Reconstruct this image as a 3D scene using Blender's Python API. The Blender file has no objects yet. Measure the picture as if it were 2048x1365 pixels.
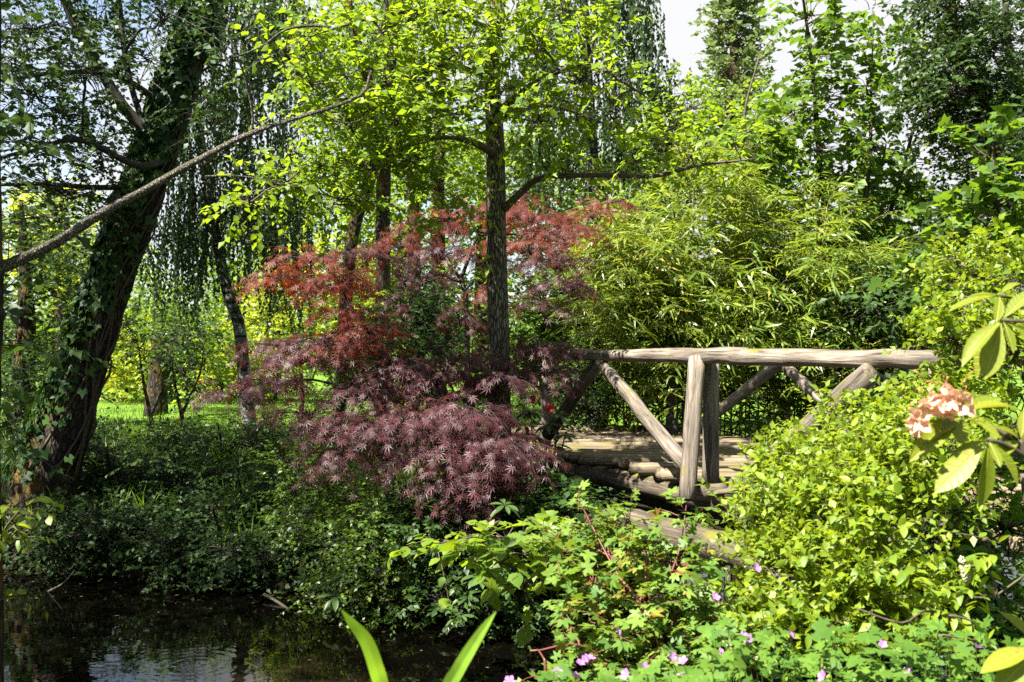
import bpy, math
import numpy as np
from mathutils import Vector, Matrix

# ------------------------------------------------------------------ camera, sky, sun, exposure
S = bpy.context.scene
COL = S.collection
EYE = 2.3
FPX = 2048 * 35 / 36.0
HOR = 705.0

cam_d = bpy.data.cameras.new('camera')
cam = bpy.data.objects.new('camera', cam_d)
COL.objects.link(cam)
cam.location = (0, 0, EYE)
cam.rotation_euler = (math.radians(90) + math.atan((HOR - 682.5) / FPX), 0, 0)
cam_d.lens = 35
cam_d.sensor_width = 36
cam_d.clip_start = 0.05
cam_d.clip_end = 2000
cam_d.dof.use_dof = True
cam_d.dof.focus_distance = 8.6
cam_d.dof.aperture_fstop = 5.6
S.camera = cam

SUN = Vector((-0.46, -0.36, 0.81)).normalized()
w = bpy.data.worlds.new('World')
S.world = w
w.use_nodes = True
nt = w.node_tree
nt.nodes.clear()
out = nt.nodes.new('ShaderNodeOutputWorld')
bg = nt.nodes.new('ShaderNodeBackground')
bg.inputs['Strength'].default_value = 0.05
sky = nt.nodes.new('ShaderNodeTexSky')
sky.sky_type = 'NISHITA'
sky.sun_disc = False
sky.sun_elevation = math.asin(SUN.z)
sky.sun_rotation = math.atan2(SUN.x, SUN.y)
tc = nt.nodes.new('ShaderNodeTexCoord')
cn = nt.nodes.new('ShaderNodeTexNoise')
cn.inputs['Scale'].default_value = 2.6
cn.inputs['Detail'].default_value = 6
cn.inputs['Roughness'].default_value = 0.55
cr = nt.nodes.new('ShaderNodeValToRGB')
cr.color_ramp.elements[0].position = 0.40
cr.color_ramp.elements[1].position = 0.54
cm = nt.nodes.new('ShaderNodeMix')
cm.data_type = 'RGBA'
cm.inputs['B'].default_value = (3.6, 3.62, 3.7, 1)
cn.noise_dimensions = '4D'
cn.inputs['W'].default_value = 1.7
nt.links.new(tc.outputs['Generated'], cn.inputs['Vector'])
nt.links.new(cn.outputs['Fac'], cr.inputs['Fac'])
nt.links.new(cr.outputs['Color'], cm.inputs['Factor'])
nt.links.new(sky.outputs['Color'], cm.inputs['A'])
nt.links.new(cm.outputs['Result'], bg.inputs['Color'])
nt.links.new(bg.outputs['Background'], out.inputs['Surface'])

sl = bpy.data.lights.new('sun', 'SUN')
sl.energy = 5.0
sl.angle = math.radians(0.5)
sl.color = (1.0, 0.95, 0.86)
so = bpy.data.objects.new('sun', sl)
COL.objects.link(so)
so.rotation_euler = SUN.to_track_quat('Z', 'Y').to_euler()
so.location = SUN * 60

S.view_settings.view_transform = 'Standard'
S.view_settings.look = 'None'
S.view_settings.gamma = 1
S.view_settings.use_curve_mapping = False
S.view_settings.exposure = 2.42
S.render.engine = 'CYCLES'
S.cycles.use_denoising = False
S.cycles.max_bounces = 5
S.cycles.diffuse_bounces = 2
S.cycles.transmission_bounces = 3
S.cycles.sample_clamp_indirect = 4

# ------------------------------------------------------------------ numeric helpers
R = np.random.default_rng(11)


def Wp(px, py, Y):
    return np.array([(px - 1024) / FPX * Y, Y, EYE - (py - HOR) / FPX * Y])


def nrm(a):
    return a / np.maximum(np.linalg.norm(a, axis=-1, keepdims=True), 1e-9)


def unit(n):
    return nrm(R.normal(size=(n, 3)))


STREAM = np.array([(-14, 8.6, 2.6), (-4, 7.75, 2.5), (-1, 7.05, 2.0), (0.8, 7.3, 1.9), (2.6, 8.6, 2.0),
                   (4.6, 10.6, 2.0), (8, 13.2, 2.2), (14, 16, 2.4), (40, 24, 2.6)], float)


def stream_s(x, y):
    """distance from the waterline (negative = in the water) and side (+1 far bank, -1 camera's bank)"""
    x = np.asarray(x, float); y = np.asarray(y, float)
    best = np.full(x.shape, 1e9); side = np.ones(x.shape)
    for a, b in zip(STREAM[:-1], STREAM[1:]):
        d = b[:2] - a[:2]
        t = np.clip(((x - a[0]) * d[0] + (y - a[1]) * d[1]) / (d @ d), 0, 1)
        qx = a[0] + d[0] * t; qy = a[1] + d[1] * t
        dd = np.hypot(x - qx, y - qy) - (a[2] + (b[2] - a[2]) * t)
        sg = np.sign(d[0] * (y - a[1]) - d[1] * (x - a[0]))
        m = dd < best
        best = np.where(m, dd, best); side = np.where(m, sg, side)
    return best, side


def H(x, y):
    s, side = stream_s(x, y)
    x = np.asarray(x, float); y = np.asarray(y, float)
    near_top = 0.8 + 0.4 * np.clip((x - 1.2) / 1.6, 0, 1)
    top = np.where(side > 0, 1.05, near_top)
    up = 0.04 + (top - 0.04) * (1 - np.exp(-np.maximum(s, 0) / np.where(side > 0, 1.7, 0.9)))
    dn = np.interp(s, [-1.2, -0.3, 0.0], [-0.8, -0.35, 0.04])
    z = np.where(s > 0, up, dn)
    z = z + 0.05 * np.sin(x * 1.7 + 1.3 * np.sin(y * 0.9)) * np.clip(s, 0, 1) + 0.03 * np.sin(y * 2.3 + x)* np.clip(s, 0, 1)
    far = np.clip((y - 40) / 120, 0, 1)
    return z + far * far * 3.0


def Hp(x, y):
    return float(H(np.array([x]), np.array([y]))[0])


class Geo:
    def __init__(self):
        self.v = []; self.f = []; self.n = 0

    def add(self, v, f):
        if len(v) == 0:
            return self
        self.v.append(np.asarray(v, float)); self.f.append(np.asarray(f, np.int64) + self.n)
        self.n += len(v)
        return self

    def arrays(self):
        return np.concatenate(self.v), np.concatenate(self.f)


def make_mesh(name, V, F, mat, smooth=False):
    V = np.ascontiguousarray(V, np.float32); F = np.ascontiguousarray(F, np.int32)
    me = bpy.data.meshes.new(name)
    me.vertices.add(len(V)); me.vertices.foreach_set('co', V.ravel())
    me.loops.add(F.size); me.loops.foreach_set('vertex_index', F.ravel())
    me.polygons.add(len(F))
    me.polygons.foreach_set('loop_start', np.arange(0, F.size, F.shape[1], dtype=np.int32))
    if smooth:
        me.polygons.foreach_set('use_smooth', np.ones(len(F), bool))
    me.update(calc_edges=True)
    me.validate()
    me.materials.append(mat)
    return me


def thing(name, label, cat, loc, group=None):
    o = bpy.data.objects.new(name, None)
    COL.objects.link(o)
    o.location = tuple(float(c) for c in loc)
    o.empty_display_size = 0.2
    o['label'] = label; o['category'] = cat
    if group:
        o['group'] = group
    return o


def part(name, geo, mat, root, smooth=False, kind=None, label=None):
    V, F = geo.arrays() if isinstance(geo, Geo) else geo
    off = np.array(root.location) if root else np.zeros(3)
    p = root
    while p is not None and p.parent is not None:
        p = p.parent; off = off + np.array(p.location)
    o = bpy.data.objects.new(name, make_mesh(name, V - off, F, mat, smooth))
    COL.objects.link(o)
    o.parent = root
    if kind:
        o['kind'] = kind
    if label:
        o['label'] = label
    return o


def setting(name, geo, mat, kind, smooth=False):
    V, F = geo.arrays() if isinstance(geo, Geo) else geo
    o = bpy.data.objects.new(name, make_mesh(name, V, F, mat, smooth))
    COL.objects.link(o)
    o['kind'] = kind
    return o


def smooth_path(pts, rad, sub=6):
    pts = np.asarray(pts, float); rad = np.asarray(rad, float)
    if len(pts) == 2:
        t = np.linspace(0, 1, sub + 1)
        return pts[0] + (pts[1] - pts[0]) * t[:, None], rad[0] + (rad[1] - rad[0]) * t
    P = np.vstack([2 * pts[0] - pts[1], pts, 2 * pts[-1] - pts[-2]])
    o = []; rr = []
    for i in range(1, len(P) - 2):
        for t in np.linspace(0, 1, sub, endpoint=False):
            a, b, c, d = P[i - 1], P[i], P[i + 1], P[i + 2]
            o.append(0.5 * ((2 * b) + (c - a) * t + (2 * a - 5 * b + 4 * c - d) * t * t + (3 * b - a - 3 * c + d) * t ** 3))
            rr.append(rad[i - 1] + (rad[i] - rad[i - 1]) * t)
    o.append(pts[-1]); rr.append(rad[-1])
    return np.array(o), np.array(rr)


def tube(pts, rad, sides=8, sub=6, rough=0.0, wob=0.0):
    P, r = smooth_path(pts, rad, sub)
    n = len(P)
    if wob:
        P = P + np.cumsum(R.normal(size=P.shape) * wob, axis=0) * 0.3 * np.linspace(0, 1, n)[:, None]
    T = nrm(np.gradient(P, axis=0))
    ref = np.array([0.13, 0.97, 0.2]) if abs(T[0][1]) < 0.8 else np.array([1.0, 0, 0])
    A = nrm(np.cross(T, ref)); B = np.cross(T, A)
    th = np.linspace(0, 2 * np.pi, sides, endpoint=False)
    k = np.ones((n, sides))
    if rough:
        ph = R.uniform(0, 6.28, 4); 
        lon = np.linspace(0, 1, n)[:, None]
        k += rough * (0.5 * np.sin(2 * th + ph[0] + 5 * lon) + 0.4 * np.sin(3 * th + ph[1] - 9 * lon) + 0.35 * np.sin(5 * th + ph[2] + 4 * lon))
        k += R.normal(size=k.shape) * rough * 0.35
    V = P[:, None] + (r[:, None] * k)[..., None] * (np.cos(th)[None, :, None] * A[:, None] + np.sin(th)[None, :, None] * B[:, None])
    V = V.reshape(-1, 3)
    i = np.arange(n - 1)[:, None] * sides; j = np.arange(sides)[None, :]; j2 = (j + 1) % sides
    q = np.stack([i + j, i + j2, i + sides + j2, i + sides + j], -1).reshape(-1, 4)
    F = np.concatenate([q[:, [0, 1, 2]], q[:, [0, 2, 3]]])
    # end caps
    nv = len(V)
    V = np.vstack([V, P[0], P[-1]])
    jj = np.arange(sides)
    c0 = np.stack([np.full(sides, nv), (jj + 1) % sides, jj], -1)
    c1 = np.stack([np.full(sides, nv + 1), (n - 1) * sides + jj, (n - 1) * sides + (jj + 1) % sides], -1)
    return V, np.concatenate([F, c0, c1])


def twigs(P0, P1, P2, r0, r1):
    """many thin three-sided curved twigs at once (quadratic curve through control P1)"""
    n = len(P0)
    if n == 0:
        return np.zeros((0, 3)), np.zeros((0, 3), int)
    r0 = np.broadcast_to(r0, n); r1 = np.broadcast_to(r1, n)
    K = 4
    ts = np.linspace(0, 1, K)
    C = np.stack([(1 - t) ** 2 * P0 + 2 * t * (1 - t) * P1 + t * t * P2 for t in ts], 1)
    T = nrm(P2 - P0)
    ref = np.where(np.abs(T[:, 2:3]) > 0.8, np.array([[1.0, 0, 0]]), np.array([[0, 0, 1.0]]))
    A = nrm(np.cross(T, ref)); B = np.cross(T, A)
    th = np.array([0, 2.094, 4.189])
    rad = (r0[:, None] + (r1 - r0)[:, None] * ts)
    V = C[:, :, None] + rad[:, :, None, None] * (np.cos(th)[None, None, :, None] * A[:, None, None] + np.sin(th)[None, None, :, None] * B[:, None, None])
    V = V.reshape(-1, 3)
    f = []
    for a in range(K - 1):
        for j in range(3):
            j2 = (j + 1) % 3
            f += [(a * 3 + j, a * 3 + j2, a * 3 + 3 + j2), (a * 3 + j, a * 3 + 3 + j2, a * 3 + 3 + j)]
    f = np.array(f)
    F = (f[None] + (np.arange(n) * K * 3)[:, None, None]).reshape(-1, 3)
    return V, F


# ------------------------------------------------------------------ leaf shapes: unit length along x
def shape_simple(wd):
    V = np.array([(0, 0, 0), (.42, wd / 2, .05), (.42, -wd / 2, .05), (1, 0, -.1)])
    return V, np.array([(0, 2, 1), (1, 2, 3)])


def shape_fold(wd, peak=.42, cup=.08, droop=-.12):
    V = np.array([(0, 0, 0), (peak, wd / 2, cup), (peak, 0, 0.0), (peak, -wd / 2, cup), (1, 0, droop)])
    return V, np.array([(0, 2, 1), (1, 2, 4), (0, 3, 2), (2, 3, 4)])


def shape_lance(wd):
    V = np.array([(0, 0, 0), (.25, wd / 2, .02), (.25, -wd / 2, .02), (.62, wd * .38, -.03), (.62, -wd * .38, -.03), (1, 0, -.2)])
    return V, np.array([(0, 2, 1), (1, 2, 4), (1, 4, 3), (3, 4, 5)])


def shape_palm(dr=.16, wv=.056, cut=0, sw=0.0):
    V = [(0, 0, 0)]; F = []
    for a, L in zip((-115, -72, -35, 0, 35, 72, 115), (.42, .72, .92, 1, .92, .72, .42)):
        a = math.radians(a); c, s = math.cos(a), math.sin(a)
        if cut and abs(a) > 1.8:
            continue
        k = len(V)
        for (u, v, z) in ((.42 * L, wv, .03), (.42 * L, -wv, .03), (L, sw * L, -dr * L)):
            V.append((c * u - s * v, s * u + c * v, z))
        F += [(0, k + 1, k), (k, k + 1, k + 2)]
    return np.array(V, float), np.array(F)


def shape_lobed(spec, cup=.05, droop=.1):
    V = [(0.12, 0, 0)]
    for a, L in spec:
        a = math.radians(a)
        V.append((math.cos(a) * L, math.sin(a) * L, cup * abs(math.sin(a)) * L - droop * L * L))
    V = np.array(V, float)
    n = len(spec)
    return V, np.array([(0, i + 1, i + 2) for i in range(n - 1)])


def shape_ovate_hi(wd, peak=.45, cup=.1, droop=.2, ser=0.0, n=6, tipw=.0):
    V = []; F = []
    for i in range(n + 1):
        t = i / n
        e = math.log(.5) / math.log(peak)
        hw = wd / 2 * math.sin(math.pi * min(max(t ** e, 0), 1)) ** .85 if 0 < i < n else 0.0
        if ser and 0 < i < n:
            hw *= 1 + ser * (1 if i % 2 else -1)
        z = -droop * t * t
        V += [(t, hw, z + cup * hw * 2), (t, 0, z), (t, -hw, z + cup * hw * 2)]
    for i in range(n):
        a = i * 3
        for (p, q) in ((0, 1), (1, 2)):
            if i == 0:
                F.append((a + 1, a + 3 + q, a + 3 + p))
            elif i == n - 1:
                F.append((a + p, a + q, a + 3 + 1))
            else:
                F += [(a + p, a + q, a + 3 + q), (a + p, a + 3 + q, a + 3 + p)]
    return np.array(V, float), np.array(F)


MAPLE5 = [(-150, .28), (-105, .58), (-78, .36), (-62, .6), (-48, .86), (-33, .7), (-22, .46), (-10, .72), (0, 1.0), (10, .72), (22, .46), (33, .7), (48, .86), (62, .6), (78, .36), (105, .58), (150, .28)]
IVY5 = [(-140, .42), (-95, .5), (-58, .66), (-30, .5), (0, 1.0), (30, .5), (58, .66), (95, .5), (140, .42)]
GERA = [(-160, .5), (-120, .9), (-100, .5), (-72, .98), (-52, .55), (-22, .8), (0, 1.0), (22, .8), (52, .55), (72, .98), (100, .5), (120, .9), (160, .5)]
ROUND = [(-165, .35), (-120, .5), (-80, .55), (-45, .62), (-20, .75), (0, 1.0), (20, .75), (45, .62), (80, .55), (120, .5), (165, .35)]

SIMPLE = shape_simple(.6)
BIRCH = shape_simple(.72)
FOLD = shape_fold(.62)
FOLDW = shape_fold(.72)
LANCE = shape_lance(.13)
PALM = shape_palm()
PALM2 = shape_palm(.34, .05, 1, .1)
PALM3 = shape_palm(.05, .06, 0, -.12)
MAPLE = shape_lobed(MAPLE5)
IVY = shape_lobed(IVY5)
GERAN = shape_lobed(GERA, cup=.0, droop=.06)
HAZEL = shape_lobed(ROUND, cup=-.04, droop=.14)


def leaves(L, shape):
    pos, d, n, sz = L
    T, f = shape
    x = nrm(d); y = nrm(np.cross(n, x)); z = np.cross(x, y)
    V = pos[:, None] + sz[:, None, None] * (T[None, :, 0:1] * x[:, None] + T[None, :, 1:2] * y[:, None] + T[None, :, 2:3] * z[:, None])
    F = (f[None] + (np.arange(len(pos)) * len(T))[:, None, None]).reshape(-1, 3)
    return V.reshape(-1, 3), F


def cat(*Ls):
    return tuple(np.concatenate([l[i] for l in Ls]) for i in range(4))


def sel(L, m):
    return tuple(a[m] for a in L)


def sprigs(P, D, L, m, size, droop=.25, side=.9, tilt=.45, leafdroop=.25, svar=.3, t0=.1, upn=1.0, pet=0.0, spiral=False):
    """leaves set alternately along curved twigs; returns (pos,dir,normal,size) and twig control points"""
    n = len(P)
    D = nrm(D); L = np.broadcast_to(L, n) * 1.0
    down = np.array([0, 0, -1.0])
    t = t0 + (1 - t0) * (np.arange(m) + .5) / m
    t = t[None, :] + R.uniform(-.3, .3, (n, m)) / m
    pos = P[:, None] + D[:, None] * (L[:, None] * t)[..., None] + down * (droop * L[:, None] * t * t)[..., None]
    tan = nrm(D[:, None] + down * (2 * droop * t)[..., None])
    ref = np.zeros((n, 3)); ref[:, 2] = 1
    bad = np.abs(D[:, 2]) > .85
    ref[bad] = nrm(R.normal(size=(bad.sum(), 3)) * [1, 1, .1])
    sd = nrm(np.cross(D, ref))
    if spiral:
        ang = np.arange(m)[None, :] * 2.4 + R.uniform(0, 6.28, (n, 1))
        sd2 = np.cross(D, sd)
        sv = np.cos(ang)[..., None] * sd[:, None] + np.sin(ang)[..., None] * sd2[:, None]
    else:
        sg = np.where(np.arange(m) % 2 == 0, 1.0, -1.0)[None, :] * np.where(R.random((n, 1)) < .5, 1, -1)
        sv = sg[..., None] * sd[:, None]
    d = tan * R.uniform(.35, .9, (n, m, 1)) + sv * side + down * leafdroop + R.normal(size=(n, m, 3)) * .22
    d = nrm(d)
    nn = np.array([0, 0, upn]) + R.normal(size=(n, m, 3)) * tilt
    sz = size * R.uniform(1 - svar, 1 + svar, (n, m))
    if pet:
        pos = pos + d * (pet * sz)[..., None]
    ctrl = P + D * (L * .5)[:, None]
    end = P + D * L[:, None] + down * (droop * L)[:, None]
    return (pos.reshape(-1, 3), d.reshape(-1, 3), nn.reshape(-1, 3), sz.reshape(-1)), (P, ctrl, end)


def in_ell(c, r, n, shell=.45):
    u = unit(n)
    return c + u * np.asarray(r) * (R.random((n, 1)) ** shell)


def clump(px, py, Y, wx, wy, dep, n):
    c = Wp(px, py, Y)
    return c, np.array([wx / FPX * Y, dep, wy / FPX * Y]), n


class Skel:
    """trunk and limbs with points that boughs can spring from"""
    def __init__(self):
        self.pts = []; self.rad = []
        self.trunk = Geo(); self.limbs = Geo(); self.has_limb = False

    def add(self, pts, rad, trunk=False, sides=8, sub=6, rough=.06, wob=0.0):
        pts = np.array(pts, float)
        (self.trunk if trunk else self.limbs).add(*tube(pts, rad, sides, sub, rough, wob))
        if not trunk:
            self.has_limb = True
        P, r = smooth_path(pts, rad, 8)
        self.pts.append(P); self.rad.append(r)

    def px(self, lst, trunk=False, **k):
        self.add([Wp(a, b, c) for a, b, c, r in lst], [r for *_, r in lst], trunk, **k)

    def bough(self, c, r_end=.008, rmax=.05, lift=.15, sides=5):
        P = np.concatenate(self.pts); rr = np.concatenate(self.rad)
        d = np.linalg.norm(P - c, axis=1) + np.maximum(P[:, 2] - c[2], 0) * 1.2
        i = int(np.argmin(d))
        a = P[i]
        L = np.linalg.norm(c - a)
        if L < .08:
            return
        mid = (a + c) / 2 + np.array([0, 0, lift * L]) + R.normal(size=3) * .07 * L
        q = a * .25 + mid * .75 + R.normal(size=3) * .03 * L
        r0 = min(rr[i] * .7, rmax, .01 + .012 * L)
        pts = [a, (a + mid) / 2 + R.normal(size=3) * .04 * L, mid, (mid + c) / 2 + R.normal(size=3) * .04 * L, c]
        self.limbs.add(*tube(pts, np.linspace(r0, r_end, 5), sides, 4, .05))
        self.has_limb = True
        Pp, rp = smooth_path(pts, np.linspace(r0, r_end, 5), 4)
        self.pts.append(Pp); self.rad.append(rp)


def crown_from(sk, clumps, size, m=7, L=.45, droop=.25, tilt=.45, outward=.6, upb=.1, leafdroop=.25, shell=.45,
               twig=True, boughs=True, tw_r=.004, bl=True, side=.9, svar=.3, **kw):
    """sprigs of leaves through clump volumes, joined to the skeleton with boughs and branchlets"""
    out = []
    for c, r, n in clumps:
        if boughs:
            sk.bough(c)
        pts = in_ell(c, r, n, shell)
        o = c - np.array([0, 0, r[2] * .3])
        D = nrm(pts - o) * outward + unit(n) * .6 + np.array([0, 0, upb])
        l, (a, b, e) = sprigs(pts, D, L * R.uniform(.6, 1.3, n), m, size, droop=droop, tilt=tilt, leafdroop=leafdroop, side=side, svar=svar, **kw)
        out.append(l)
        if twig:
            sk.limbs.add(*twigs(a, b, e, tw_r, tw_r * .4)); sk.has_limb = True
        if bl:
            k = np.arange(0, n, 2)
            mid = (c + pts[k]) / 2 + R.normal(size=(len(k), 3)) * .08 * r + np.array([0, 0, .06]) * r
            sk.limbs.add(*twigs(np.repeat(c[None], len(k), 0) + R.normal(size=(len(k), 3)) * .1 * r, mid, pts[k], tw_r * 1.8, tw_r))
    return cat(*out)


# ------------------------------------------------------------------ materials
def new_mat(name):
    m = bpy.data.materials.new(name)
    m.use_nodes = True
    n = m.node_tree.nodes; n.clear()
    o = n.new('ShaderNodeOutputMaterial')
    return m, n, m.node_tree.links, o


def leaf_mat(name, ca, cb, tr, trans=.4, rough=.42, spec=.5, cc=None, clump_scale=1.2):
    m, n, l, o = new_mat(name)
    g = n.new('ShaderNodeNewGeometry')
    ramp = n.new('ShaderNodeValToRGB')
    ramp.color_ramp.elements[0].color = (*ca, 1)
    ramp.color_ramp.elements[1].color = (*cb, 1)
    if cc:
        e = ramp.color_ramp.elements.new(.93); e.color = (*cb, 1)
        ramp.color_ramp.elements[2].position = 1.0
        ramp.color_ramp.elements[2].color = (*cc, 1)
    tcn = n.new('ShaderNodeTexCoord')
    no = n.new('ShaderNodeTexNoise'); no.inputs['Scale'].default_value = clump_scale; no.inputs['Detail'].default_value = 2
    l.new(tcn.outputs['Object'], no.inputs['Vector'])
    oi = n.new('ShaderNodeObjectInfo')
    ad = n.new('ShaderNodeMath'); ad.operation = 'MULTIPLY_ADD'
    ad.inputs[1].default_value = .9; 
    sb = n.new('ShaderNodeMath'); sb.operation = 'SUBTRACT'; sb.inputs[1].default_value = .5
    l.new(no.outputs['Fac'], sb.inputs[0]); l.new(sb.outputs[0], ad.inputs[0])
    fr = n.new('ShaderNodeMath'); fr.operation = 'ADD'
    l.new(g.outputs['Random Per Island'], fr.inputs[0]); l.new(oi.outputs['Random'], fr.inputs[1])
    fr2 = n.new('ShaderNodeMath'); fr2.operation = 'FRACT'; l.new(fr.outputs[0], fr2.inputs[0])
    l.new(fr2.outputs[0], ad.inputs[2])
    l.new(ad.outputs[0], ramp.inputs['Fac'])
    # fine blotches and pale midrib-ish veins give each blade some texture
    n2 = n.new('ShaderNodeTexNoise'); n2.inputs['Scale'].default_value = 60; n2.inputs['Detail'].default_value = 3
    l.new(tcn.outputs['Object'], n2.inputs['Vector'])
    hv = n.new('ShaderNodeHueSaturation')
    mr = n.new('ShaderNodeMapRange'); mr.inputs['To Min'].default_value = .84; mr.inputs['To Max'].default_value = 1.16
    l.new(n2.outputs['Fac'], mr.inputs['Value']); l.new(mr.outputs[0], hv.inputs['Value'])
    l.new(ramp.outputs['Color'], hv.inputs['Color'])
    p = n.new('ShaderNodeBsdfPrincipled')
    p.inputs['Roughness'].default_value = rough
    p.inputs['Specular IOR Level'].default_value = spec
    l.new(hv.outputs['Color'], p.inputs['Base Color'])
    t = n.new('ShaderNodeBsdfTranslucent')
    mx2 = n.new('ShaderNodeMix'); mx2.data_type = 'RGBA'; mx2.inputs['Factor'].default_value = .6
    mx2.inputs['B'].default_value = (*tr, 1)
    l.new(hv.outputs['Color'], mx2.inputs['A']); l.new(mx2.outputs['Result'], t.inputs['Color'])
    ms = n.new('ShaderNodeMixShader'); ms.inputs['Fac'].default_value = trans
    l.new(p.outputs[0], ms.inputs[1]); l.new(t.outputs[0], ms.inputs[2]); l.new(ms.outputs[0], o.inputs['Surface'])
    return m


def bark_mat(name, ca, cb, scale=(14, 14, 2.5), bump=.6, moss=None, moss_amt=.5, bands=None, dist=.02):
    m, n, l, o = new_mat(name)
    tcn = n.new('ShaderNodeTexCoord')
    mp = n.new('ShaderNodeMapping'); mp.inputs['Scale'].default_value = scale
    l.new(tcn.outputs['Object'], mp.inputs['Vector'])
    no = n.new('ShaderNodeTexNoise'); no.inputs['Scale'].default_value = 1; no.inputs['Detail'].default_value = 8; no.inputs['Roughness'].default_value = .65
    no.inputs['Distortion'].default_value = .6
    l.new(mp.outputs[0], no.inputs['Vector'])
    vo = n.new('ShaderNodeTexVoronoi'); vo.feature = 'DISTANCE_TO_EDGE'; vo.inputs['Scale'].default_value = 1.6
    l.new(mp.outputs[0], vo.inputs['Vector'])
    vr = n.new('ShaderNodeMapRange'); vr.inputs['From Max'].default_value = .25
    l.new(vo.outputs['Distance'], vr.inputs['Value'])
    mu = n.new('ShaderNodeMath'); mu.operation = 'MULTIPLY'
    l.new(no.outputs['Fac'], mu.inputs[0]); l.new(vr.outputs[0], mu.inputs[1])
    ramp = n.new('ShaderNodeValToRGB')
    ramp.color_ramp.elements[0].position = .08; ramp.color_ramp.elements[0].color = (*ca, 1)
    ramp.color_ramp.elements[1].position = .62; ramp.color_ramp.elements[1].color = (*cb, 1)
    l.new(mu.outputs[0], ramp.inputs['Fac'])
    colr = ramp.outputs['Color']
    if bands:
        mp2 = n.new('ShaderNodeMapping'); mp2.inputs['Scale'].default_value = (3, 3, 16)
        l.new(tcn.outputs['Object'], mp2.inputs['Vector'])
        nb = n.new('ShaderNodeTexNoise'); nb.inputs['Scale'].default_value = 1.2; nb.inputs['Detail'].default_value = 4
        l.new(mp2.outputs[0], nb.inputs['Vector'])
        rb = n.new('ShaderNodeValToRGB'); rb.color_ramp.elements[0].position = .5; rb.color_ramp.elements[1].position = .58
        l.new(nb.outputs['Fac'], rb.inputs['Fac'])
        mb = n.new('ShaderNodeMix'); mb.data_type = 'RGBA'; mb.inputs['B'].default_value = (*bands, 1)
        l.new(rb.outputs['Color'], mb.inputs['Factor']); l.new(colr, mb.inputs['A']); colr = mb.outputs['Result']
    if moss:
        nm = n.new('ShaderNodeTexNoise'); nm.inputs['Scale'].default_value = 3.5; nm.inputs['Detail'].default_value = 7; nm.inputs['Roughness'].default_value = .7
        l.new(tcn.outputs['Object'], nm.inputs['Vector'])
        g = n.new('ShaderNodeNewGeometry'); sx = n.new('ShaderNodeSeparateXYZ'); l.new(g.outputs['Normal'], sx.inputs[0])
        ma = n.new('ShaderNodeMath'); ma.operation = 'MULTIPLY_ADD'; ma.inputs[1].default_value = .25
        l.new(sx.outputs['Z'], ma.inputs[0]); l.new(nm.outputs['Fac'], ma.inputs[2])
        rm = n.new('ShaderNodeValToRGB'); rm.color_ramp.elements[0].position = 1 - moss_amt; rm.color_ramp.elements[1].position = min(1, 1.12 - moss_amt)
        l.new(ma.outputs[0], rm.inputs['Fac'])
        mm = n.new('ShaderNodeMix'); mm.data_type = 'RGBA'; mm.inputs['B'].default_value = (*moss, 1)
        l.new(rm.outputs['Color'], mm.inputs['Factor']); l.new(colr, mm.inputs['A']); colr = mm.outputs['Result']
    p = n.new('ShaderNodeBsdfPrincipled'); p.inputs['Roughness'].default_value = .9
    p.inputs['Specular IOR Level'].default_value = .2
    l.new(colr, p.inputs['Base Color'])
    bp = n.new('ShaderNodeBump'); bp.inputs['Strength'].default_value = bump; bp.inputs['Distance'].default_value = dist
    l.new(mu.outputs[0], bp.inputs['Height']); l.new(bp.outputs[0], p.inputs['Normal'])
    l.new(p.outputs[0], o.inputs['Surface'])
    return m


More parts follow.
